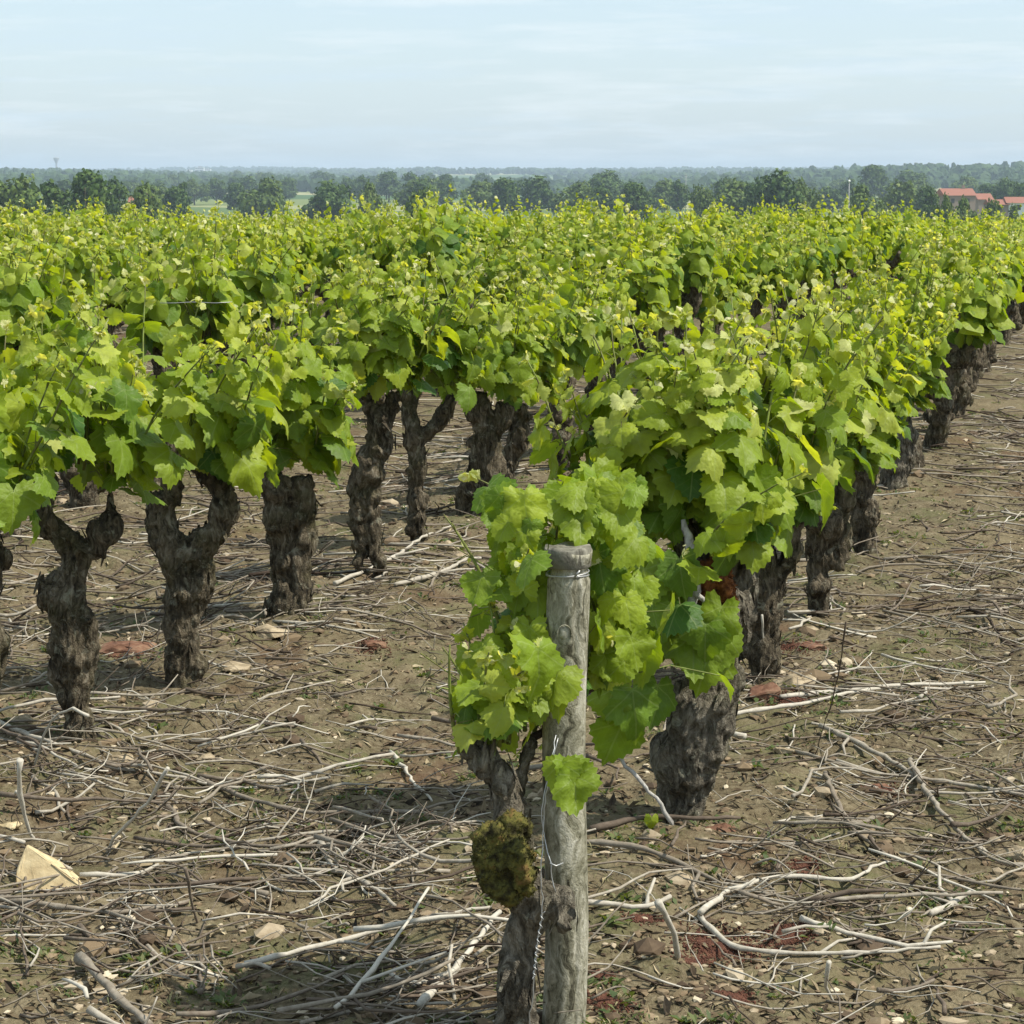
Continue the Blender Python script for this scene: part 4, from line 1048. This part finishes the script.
for k in range(246):
    x, y, c = cane_site(r, 3.9, 8.8); L = r.uniform(.10, .52); rad = r.uniform(.0026, .0054) * (1.3 if r.random() < .12 else 1)
    th = r.normal(.1, .62) + (r.uniform(0, 3.14) if r.random() < .25 else 0)
    q = lay(cane_path(r, L), (x, y), th, r, rad + r.uniform(.0, .04)); tone = float(np.clip(r.normal(.58, .22), .08, 1))
    px, py, _ = proj(q.mean(0))
    w = ('thin', 'thick')[rad > .0038]; cl = ('dark brown', 'grey', 'bleached')[int(tone > .42) + int(tone > .7)]
    ln = ('short', 'long')[L > .55]
    cane_obj(q, rad, r, tone, '%s %s %s cane %s' % (ln, w, cl, where(x, y)))
mb = MB()
for k in range(5600):
    near = k < 2000
    x, y, c = cane_site(r, 3.9 if near else 7.5, 9.5 if near else 24); L = r.uniform(.05, .28) if near else r.uniform(.12, .6); rad = r.uniform(.0014, .0034) if near else r.uniform(.003, .0058)
    th = r.normal(0, .7) + (r.uniform(0, 3.14) if r.random() < .25 else 0)
    q = lay(cane_path(r, L, 5), (x, y), th, r, rad + r.uniform(-.002, .02)); cane_geo(mb, q, rad, r, float(np.clip(r.normal(.5, .24), .02, 1)), 4)
tag(link('twig_litter', mb.mesh('twig_litter', M_cane)), 'countless small dry twigs and far canes strewn between the rows', 'twigs', kind='stuff')

# pebbles, crumbs, curled dead leaves
mb = MB(); v0, f0 = ICO1
def scatter(r, ymin, ymax, pw=1.4):
    y = ymin + (ymax - ymin) * r.random() ** pw; half = y * 560 / F + .3
    return r.uniform(-half, half), y
for k in range(12000):
    x, y = scatter(r, 3.85, 15); s = abs(r.normal(0, .0055)) + .003
    if r.random() < .05: s *= 2.8
    v = v0 * r.uniform(.6, 1.2, (len(v0), 1)) * [s * r.uniform(.8, 1.6), s, s * .55]
    a = r.uniform(0, 6.28); ca, sa = math.cos(a), math.sin(a); v = v @ np.array([[ca, sa, 0], [-sa, ca, 0], [0, 0, 1]])
    mb.add(v + [x, y, gz(x, y) + s * .15], f0, None, (0, 0, float(np.clip(r.normal(.35, .28), 0, 1))))
tag(link('gravel', mb.mesh('gravel', M_pebble, False)), 'small crumbs and pebbles strewn over the soil', 'gravel', kind='stuff')
mb = MB()
for k in range(24000):
    x, y = scatter(r, 3.85, 13); s = r.uniform(.003, .010) * (1.8 if r.random() < .05 else 1)
    a = r.uniform(0, 6.28); u = np.array([math.cos(a), math.sin(a), r.normal(0, .35)]); n_ = norm(np.array([r.normal(0, .6), r.normal(0, .6), 1.0])); w_ = np.cross(n_, u)
    c = np.array([x, y, gz(x, y) + s * .35]); l = r.uniform(1.0, 2.8)
    v = np.array([c - u * s * l, c + w_ * s * .5 - u * s * .3 + n_ * s * .3, c + u * s * l, c - w_ * s * .6 + u * s * .2 + n_ * s * .4, c - n_ * s * .15])
    mb.add(v, [(0, 1, 4), (1, 2, 4), (2, 3, 4), (3, 0, 4)], None, (0, 0, float(np.clip(r.normal(.45, .3), 0, 1))))
tag(link('leaf_litter', mb.mesh('leaf_litter', M_litter, False)), 'dry flakes of bark and dead leaves covering the soil', 'litter', kind='stuff')

# weeds
mb = MB()
for k in range(4200):
    x, y = scatter(r, 3.9, 16, 1.5)
    if float(fnoise(np.array(x), np.array(y), 2.4, 31)) + .5 < .54 and r.random() < .8: continue
    z = gz(x, y); n_ = int(r.integers(5, 16)); s = r.uniform(.010, .028); dry = r.random() < .4
    for j in range(n_):
        a = r.uniform(0, 6.28); u = norm(np.array([math.cos(a), math.sin(a), r.uniform(.3, 1.6)])); w_ = np.cross(u, [0, 0, 1]); c = np.array([x, y, z]) + [r.normal(0, .014), r.normal(0, .014), 0]
        l = s * r.uniform(.7, 1.7); wd = l * (.07 if dry else .24)
        v = np.array([c, c + u * l * .5 + w_ * wd, c + u * l + np.array([0, 0, -.25 * l]), c + u * l * .5 - w_ * wd])
        mb.add(v, None, [(0, 1, 2, 3)], (0, 0, float(np.clip(r.normal(.85 if dry else .35, .15), 0, 1))))
tag(link('weeds', mb.mesh('weeds', M_weed)), 'low green weeds and dry grass tufts scattered on the soil', 'weeds', kind='stuff')

# red moss patches
mb = MB()
for (px, py, wx, wy) in [(720, 950, 45, 17), (790, 943, 35, 12), (690, 962, 22, 8), (885, 786, 26, 8), (610, 1012, 30, 10), (735, 1000, 22, 9), (130, 650, 40, 12), (800, 655, 40, 8), (790, 712, 30, 8), (600, 985, 20, 7), (370, 650, 30, 6), (805, 884, 20, 10), (730, 560, 20, 5), (640, 935, 25, 7)]:
    for k in range(int(wx * wy * 4.5)):
        a, q_ = r.uniform(0, 6.28), abs(r.normal(0, .45)); b = gp(px + wx * q_ * math.cos(a), py + wy * q_ * math.sin(a)); s = r.uniform(.0012, .0038)
        v = v0 * r.uniform(.6, 1.3, (len(v0), 1)) * s; mb.add(v + [b[0], b[1], gz(b[0], b[1]) + s * .3], f0)
tag(link('red_moss', mb.mesh('red_moss', M_redmoss)), 'dark red moss growing in patches on the soil', 'moss', kind='stuff')

# ------------------------------------------------------------------ trees of the valley
def tree_proto(seed, w, h, n, ls, material, base=.12):
    r = np.random.default_rng(seed); tb = MB(); cb = MB()
    tb.tube([[0, 0, -1], [.1, 0, h * .25], [0, .1, h * .55]], [h * .035, h * .028, h * .014], 7)
    for k in range(6):
        a = k * 1.05 + r.normal(0, .2); tb.tube([[0, 0, h * (.22 + .05 * k)], [math.cos(a) * w * .18, math.sin(a) * w * .18, h * (.42 + .05 * k)], [math.cos(a) * w * .33, math.sin(a) * w * .33, h * (.55 + .05 * k)]], [h * .014, h * .009, h * .004], 5)
    cl = []
    for k in range(26):
        a = r.uniform(0, 6.28); t = r.random(); z = h * (base + .16 + (1 - base - .26) * t); rr = w * .5 * math.sqrt(max(.05, 1 - (abs(t - .38) / .68) ** 2)) * r.uniform(.25, .82)
        cl.append((np.array([math.cos(a) * rr, math.sin(a) * rr, z]), r.uniform(.13, .24) * w))
    pos, nrm, age = [], [], []
    for k in range(n):
        c, q = cl[int(r.integers(0, len(cl)))]; d = norm(r.normal(0, 1, 3)); d[2] *= .8
        pos.append(c + d * q * r.uniform(.55, 1.05)); nrm.append(d + r.normal(0, .5, 3) + [0, 0, .4]); age.append(np.clip(r.normal(.45, .25), 0, 1))
    pos, nrm, age = map(np.array, (pos, nrm, age))
    add_leaves(cb, pos, r.normal(0, 1, (n, 3)), nrm, r.uniform(.6, 1.3, n) * ls, age, 2, r)
    return tb.mesh('trunk', M_treebark), cb.mesh('crown', material)
TP = [tree_proto(s, *a) for s, a in enumerate([(13, 15, 2600, .75, M_tree[0]), (15, 12, 2600, .75, M_tree[1]), (10, 16, 2300, .65, M_tree[0]), (17, 14, 2800, .8, M_tree[0]), (12, 10, 2200, .65, M_tree[1]), (6, 17, 1700, .55, M_tree[0], .02)])]
TG = 'trees in the valley beyond the vines'
def tree(px, ytop, dist, kind, label, wpx=None):
    x = (px - 512) / F * dist; g = float(terrain(x, dist)); d = ray(px, ytop); ztop = H + d[2] * dist / d[1]
    h0 = [15, 12, 16, 14, 10, 17][kind]; w0 = [13, 15, 10, 17, 12, 6][kind]
    sz = (ztop - g) / h0; sw = (wpx * dist / F / w0) if wpx else sz
    root = link('tree', None, loc=(x, dist, g), rot=random.uniform(0, 6.28), scale=(sw, sw, sz)); tag(root, label, 'tree', TG)
    link('trunk', TP[kind][0], root); link('crown', TP[kind][1], root)
HT = [(92, 172, 420, 0, 'tall dark tree, nearest at the vineyard edge, behind the vine tops', 58), (60, 180, 430, 2, 'dark tree beside the tallest dark one', 44), (20, 180, 460, 1, 'broad tree behind the first vine tops at the frame edge', 70), (122, 177, 500, 2, 'narrow dark tree beside the tallest dark one', 30),
      (145, 186, 470, 4, 'low green bush tree near the red-roofed house', 40), (186, 177, 700, 5, 'thin pointed tree above the vine shoots', 12), (373, 183, 620, 4, 'small round dark tree, alone before the woods', 28), (420, 190, 430, 1, 'broad green tree just above the vines, mid field', 40),
      (540, 178, 900, 3, 'wide dark tree before pale fields', 50), (600, 178, 1000, 0, 'dark rounded tree between two pale fields', 40), (700, 188, 650, 1, 'light green tree beside the pale gap', 30), (776, 174, 560, 3, 'big dark tree cluster standing beside the slim pole', 64), (752, 184, 600, 0, 'dark tree at the side of the big cluster', 34),
      (800, 182, 580, 1, 'broad crown at the other side of the big cluster', 40), (862, 186, 560, 4, 'low round tree right behind the slim pole', 44), (868, 166, 1300, 0, 'tall wooded crown rising highest above the ridge', 40), (905, 172, 1350, 3, 'wide crown beside the tallest one on the ridge', 50),
      (922, 187, 700, 0, 'dark tree beside the red roofs', 26), (1000, 180, 900, 3, 'dark tree behind the row of low red roofs', 34), (985, 184, 1000, 0, 'rounded dark tree behind the big red roof', 36)]
HT += [(928, 188, 590, 2, 'dark tree half covering the gable of the big farmhouse', 22), (962, 199, 470, 4, 'low green shrub in front of the big farmhouse wall', 30), (988, 200, 480, 4, 'low bush hiding the foot of the lower wing', 24), (940, 197, 460, 1, 'light green bush at the corner of the big farmhouse', 22),
       (1012, 206, 470, 4, 'bush below the white-walled shed', 24), (1016, 184, 800, 0, 'dark tree rising behind the white-walled shed', 30)]
for a in HT: tree(*a)
r = np.random.default_rng(55)
for k in range(125):
    dist = 620 * (3200 / 620) ** r.random(); px = r.uniform(-60, 1084)
    top = 184 - 11 * math.log(dist / 620) / math.log(3200 / 620) + r.normal(0, 2.6) + 5 * float(fnoise(np.array(px / 70.), np.array(0.), 1.0, 88))
    x = (px - 512) / F * dist; g = float(terrain(x, dist)); zt = H + (175 - top) / F * dist
    if px > 915 and dist < 1100: continue
    if zt - g < 6 or zt - g > 24: zt = g + r.uniform(9, 17); top = 175 - (zt - H) / dist * F
    kd = int(r.integers(0, 5)); band = 'nearer' if dist < 1100 else ('middle' if dist < 2000 else 'hazy farther')
    sh = ('tall rounded dark', 'broad lighter green', 'narrow upright dark', 'wide spreading dark', 'small bushy green')[kd]
    tree(px, top, dist, kd, '%s tree in the %s woods beyond the vineyard' % (sh, band))
# woods on the far ridges: one mass
mb = MB(); v2_, f2_ = ICO2
for k in range(8000):
    dist = 2000 * (9500 / 2200) ** (r.random() ** .8); x = (r.uniform(-40, 1064) - 512) / F * dist
    if float(fnoise(np.array(x / 300), np.array(dist / 300), 1.0, 71)) < -.06 and dist < 6500: continue
    g = float(terrain(x, dist)); h = r.uniform(7, 16); w_ = r.uniform(5, 13) * (1 + dist / 9000)
    v = v2_ * r.uniform(.6, 1.3, (len(v2_), 1)) * [w_ * .6, w_ * .6, h * .55]
    mb.add(v + [x, dist, g + h * .45], f2_, None, (0, 0, float(np.clip(r.normal(.16, .16), 0, 1))))
tag(link('distant_woods', mb.mesh('distant_woods', M_tree[0], False)), 'blue-green woods covering the far ridges', 'woods', kind='stuff')

# ------------------------------------------------------------------ buildings far off
def box(mb, x0, x1, y0, y1, z0, z1):
    v = [(x, y, z) for z in (z0, z1) for y in (y0, y1) for x in (x0, x1)]
    mb.add(v, None, [(0, 2, 3, 1), (4, 5, 7, 6), (0, 1, 5, 4), (2, 6, 7, 3), (0, 4, 6, 2), (1, 3, 7, 5)])
def house(px, ytop, dist, wpx, depth, wallh, roofh, wallm, label, rot=0.0, chimney=True):
    d = ray(px, ytop); x = (px - 512) / F * dist; zt = H + d[2] * dist / d[1]; W = wpx * dist / F; zb = zt - wallh - roofh; g = float(terrain(x, dist))
    root = link('farmhouse', None, loc=(x, dist, zb), rot=rot); tag(root, label, 'house')
    mb = MB(); box(mb, -W / 2, W / 2, 0, depth, min(0, g - zb) - 1, wallh); link('wall', mb.mesh('wall', wallm, False), root)
    mb = MB(); o = .4; v = [(-W / 2 - o, -o, wallh), (W / 2 + o, -o, wallh), (W / 2 + o, depth + o, wallh), (-W / 2 - o, depth + o, wallh), (-W / 2 - o, depth / 2, wallh + roofh), (W / 2 + o, depth / 2, wallh + roofh)]
    mb.add(v, [(0, 4, 3), (1, 2, 5)], [(0, 1, 5, 4), (2, 3, 4, 5), (0, 3, 2, 1)]); rf = link('roof', mb.mesh('roof', M_roof, False), root)
    if chimney: mb = MB(); box(mb, W * .2, W * .2 + .8, depth / 2 - .4, depth / 2 + .4, wallh + roofh * .5, wallh + roofh + .9); link('chimney', mb.mesh('chimney', M_cream, False), rf)
    nw = max(1, int(W / 4))
    for i in range(nw):
        cx = -W / 2 + (i + .5) * W / nw; mb = MB(); box(mb, cx - .5, cx + .5, -.05, .05, wallh * .4, wallh * .4 + 1.3); link('window', mb.mesh('window', M_dark, False), root)
house(956, 188.5, 640, 31, 9, 3.6, 2.0, M_cream, 'big farmhouse with a faded terracotta roof above the vine tops', .12)
house(981, 193.5, 680, 14, 7, 3.4, 1.8, M_cream, 'lower grey-brown wing joined beside the big farmhouse', .1, False)
house(995, 199.5, 560, 18, 7, 3, 1.3, M_cream, 'low orange roof between farmhouse and white-walled shed', 0, False)
house(1014, 197, 560, 22, 7, 2.9, 1.5, M_white, 'white-walled shed with an orange roof at the frame edge', -.05, False)
house(143, 196.5, 520, 20, 7, 3, 1.6, M_cream, 'small house with salmon roof among shoots near the tall dark tree', .1)
house(118, 200, 560, 10, 6, 3, 1.6, M_white, 'tiny pale gable beside the salmon-roofed house', 1.2, False)
if False: house(262, 201, 600, 22, 7, 3, 1.5, M_cream, 'low salmon roof barely showing above the vine shoots', 0, False)
house(729, 186, 1500, 8, 8, 9, 2.5, M_cream, 'distant pale tan tower house between dark trees', 0, False)
def slab(px, ytop, dist, wpx, hpx, label, mtl=M_white, depth=14):
    d = ray(px, ytop); x = (px - 512) / F * dist; zt = H + d[2] * dist / d[1]; W = wpx * dist / F; h = hpx * dist / F; g = float(terrain(x, dist))
    root = link('apartment_block', None, loc=(x, dist, zt - h)); tag(root, label, 'building')
    mb = MB(); box(mb, -W / 2, W / 2, 0, depth, min(0, g - zt + h) - 1, h); link('wall', mb.mesh('wall', mtl, False), root)
    mb = MB(); box(mb, -W * .15, W * .15, 3, 9, h + .02, h + 3); link('lift_housing', mb.mesh('lift_housing', M_concrete, False), root)
    for i in range(max(2, int(h / 4))):
        z = h * (i + .35) / max(2, int(h / 4)); mb = MB(); box(mb, -W * .45, W * .45, -.12, .2, z, z + 1.4); link('window_band', mb.mesh('window_band', M_dark, False), root)
slab(203, 167.5, 5200, 9, 9, 'tall white apartment block on the horizon')
slab(211, 169, 5300, 6, 7, 'white block just right of the tallest white one')
slab(193, 170, 5300, 5, 6, 'white block just left of the tallest white one')
slab(132, 172, 5600, 22, 3, 'long low white hall on the horizon below the water tower side')
slab(160, 173, 5500, 24, 2.5, 'second long low white hall nearer the white blocks')
slab(303, 173.5, 5400, 14, 2.2, 'low white shed alone on the far ridge')

# water tower
dist = 5600; x = (62 - 512) / F * dist; s = dist / F; zt = H + (175 - 158) * s
wt = link('water_tower', None, loc=(x, dist, zt - 14 * s)); tag(wt, 'grey funnel-topped water tower rising over the horizon', 'water tower')
def lathe(pr, n=20):
    mb = MB(); v = [(rr * math.cos(2 * math.pi * j / n), rr * math.sin(2 * math.pi * j / n), z) for rr, z in pr for j in range(n)]
    mb.add(v, None, [(i * n + j, i * n + (j + 1) % n, (i + 1) * n + (j + 1) % n, (i + 1) * n + j) for i in range(len(pr) - 1) for j in range(n)]); return mb
link('shaft', lathe([(1.0 * s, -30), (.85 * s, 8 * s)]).mesh('shaft', M_concrete), wt)
link('tank', lathe([(.8 * s, 8.05 * s), (1.1 * s, 9 * s), (2.9 * s, 13.0 * s), (2.9 * s, 14 * s), (.01, 14.4 * s)]).mesh('tank', M_concrete), wt)

# slim pole
dist = 230; x = (845.5 - 512) / F * dist; g = float(terrain(x, dist)); zt = H - (182 - 175) / F * dist
pl = link('utility_pole', None, loc=(x, dist, g)); tag(pl, 'slim pale pole with a small white head above the vines', 'pole')
mb = MB(); mb.tube([[0, 0, -.5], [0, 0, (zt - g) * .5], [0, 0, zt - g]], [.07, .06, .05], 8); link('shaft', mb.mesh('shaft', M_concrete), pl)
mb = MB(); mb.add(ICO2[0] * [.13, .13, .15] + [0, 0, zt - g + .1], ICO2[1]); link('insulator', mb.mesh('insulator', M_white), pl)
for px, top, dd in ((89.5, 187, 210), (684, 174, 900)):
    x = (px - 512) / F * dd; g = float(terrain(x, dd)); zt = H - (top - 175) / F * dd; 
    pl = link('utility_pole', None, loc=(x, dd, g)); tag(pl, 'thin wooden pole in front of the tallest dark tree' if px < 100 else 'faint distant mast rising between the woods', 'pole')
    mb = MB(); k_ = dd / F * .35; mb.tube([[0, 0, -.5], [0, 0, zt - g]], [k_, k_ * .8], 7); link('shaft', mb.mesh('shaft', M_treebark if px < 100 else M_concrete), pl)
    mb = MB(); mb.tube([[-k_ * 4, 0, zt - g - k_ * 4], [k_ * 4, 0, zt - g - k_ * 4]], k_ * .5, 6); link('crossarm', mb.mesh('crossarm', M_treebark), pl)

# ------------------------------------------------------------------ haze
m, N, L = mat('haze_air'); out = N.new('ShaderNodeOutputMaterial'); pv = N.new('ShaderNodeVolumePrincipled')
pv.inputs['Color'].default_value = (0.72, 0.87, 1.0, 1); pv.inputs['Density'].default_value = .00015; pv.inputs['Anisotropy'].default_value = 0.0
L.new(pv.outputs[0], out.inputs['Volume'])
mb = MB(); box(mb, -6500, 6500, -60, 9900, -40, 52); hz = link('haze', mb.mesh('haze', m, False)); hz['kind'] = 'stuff'; hz['label'] = 'thin bluish haze over the far valley'; hz['category'] = 'haze'
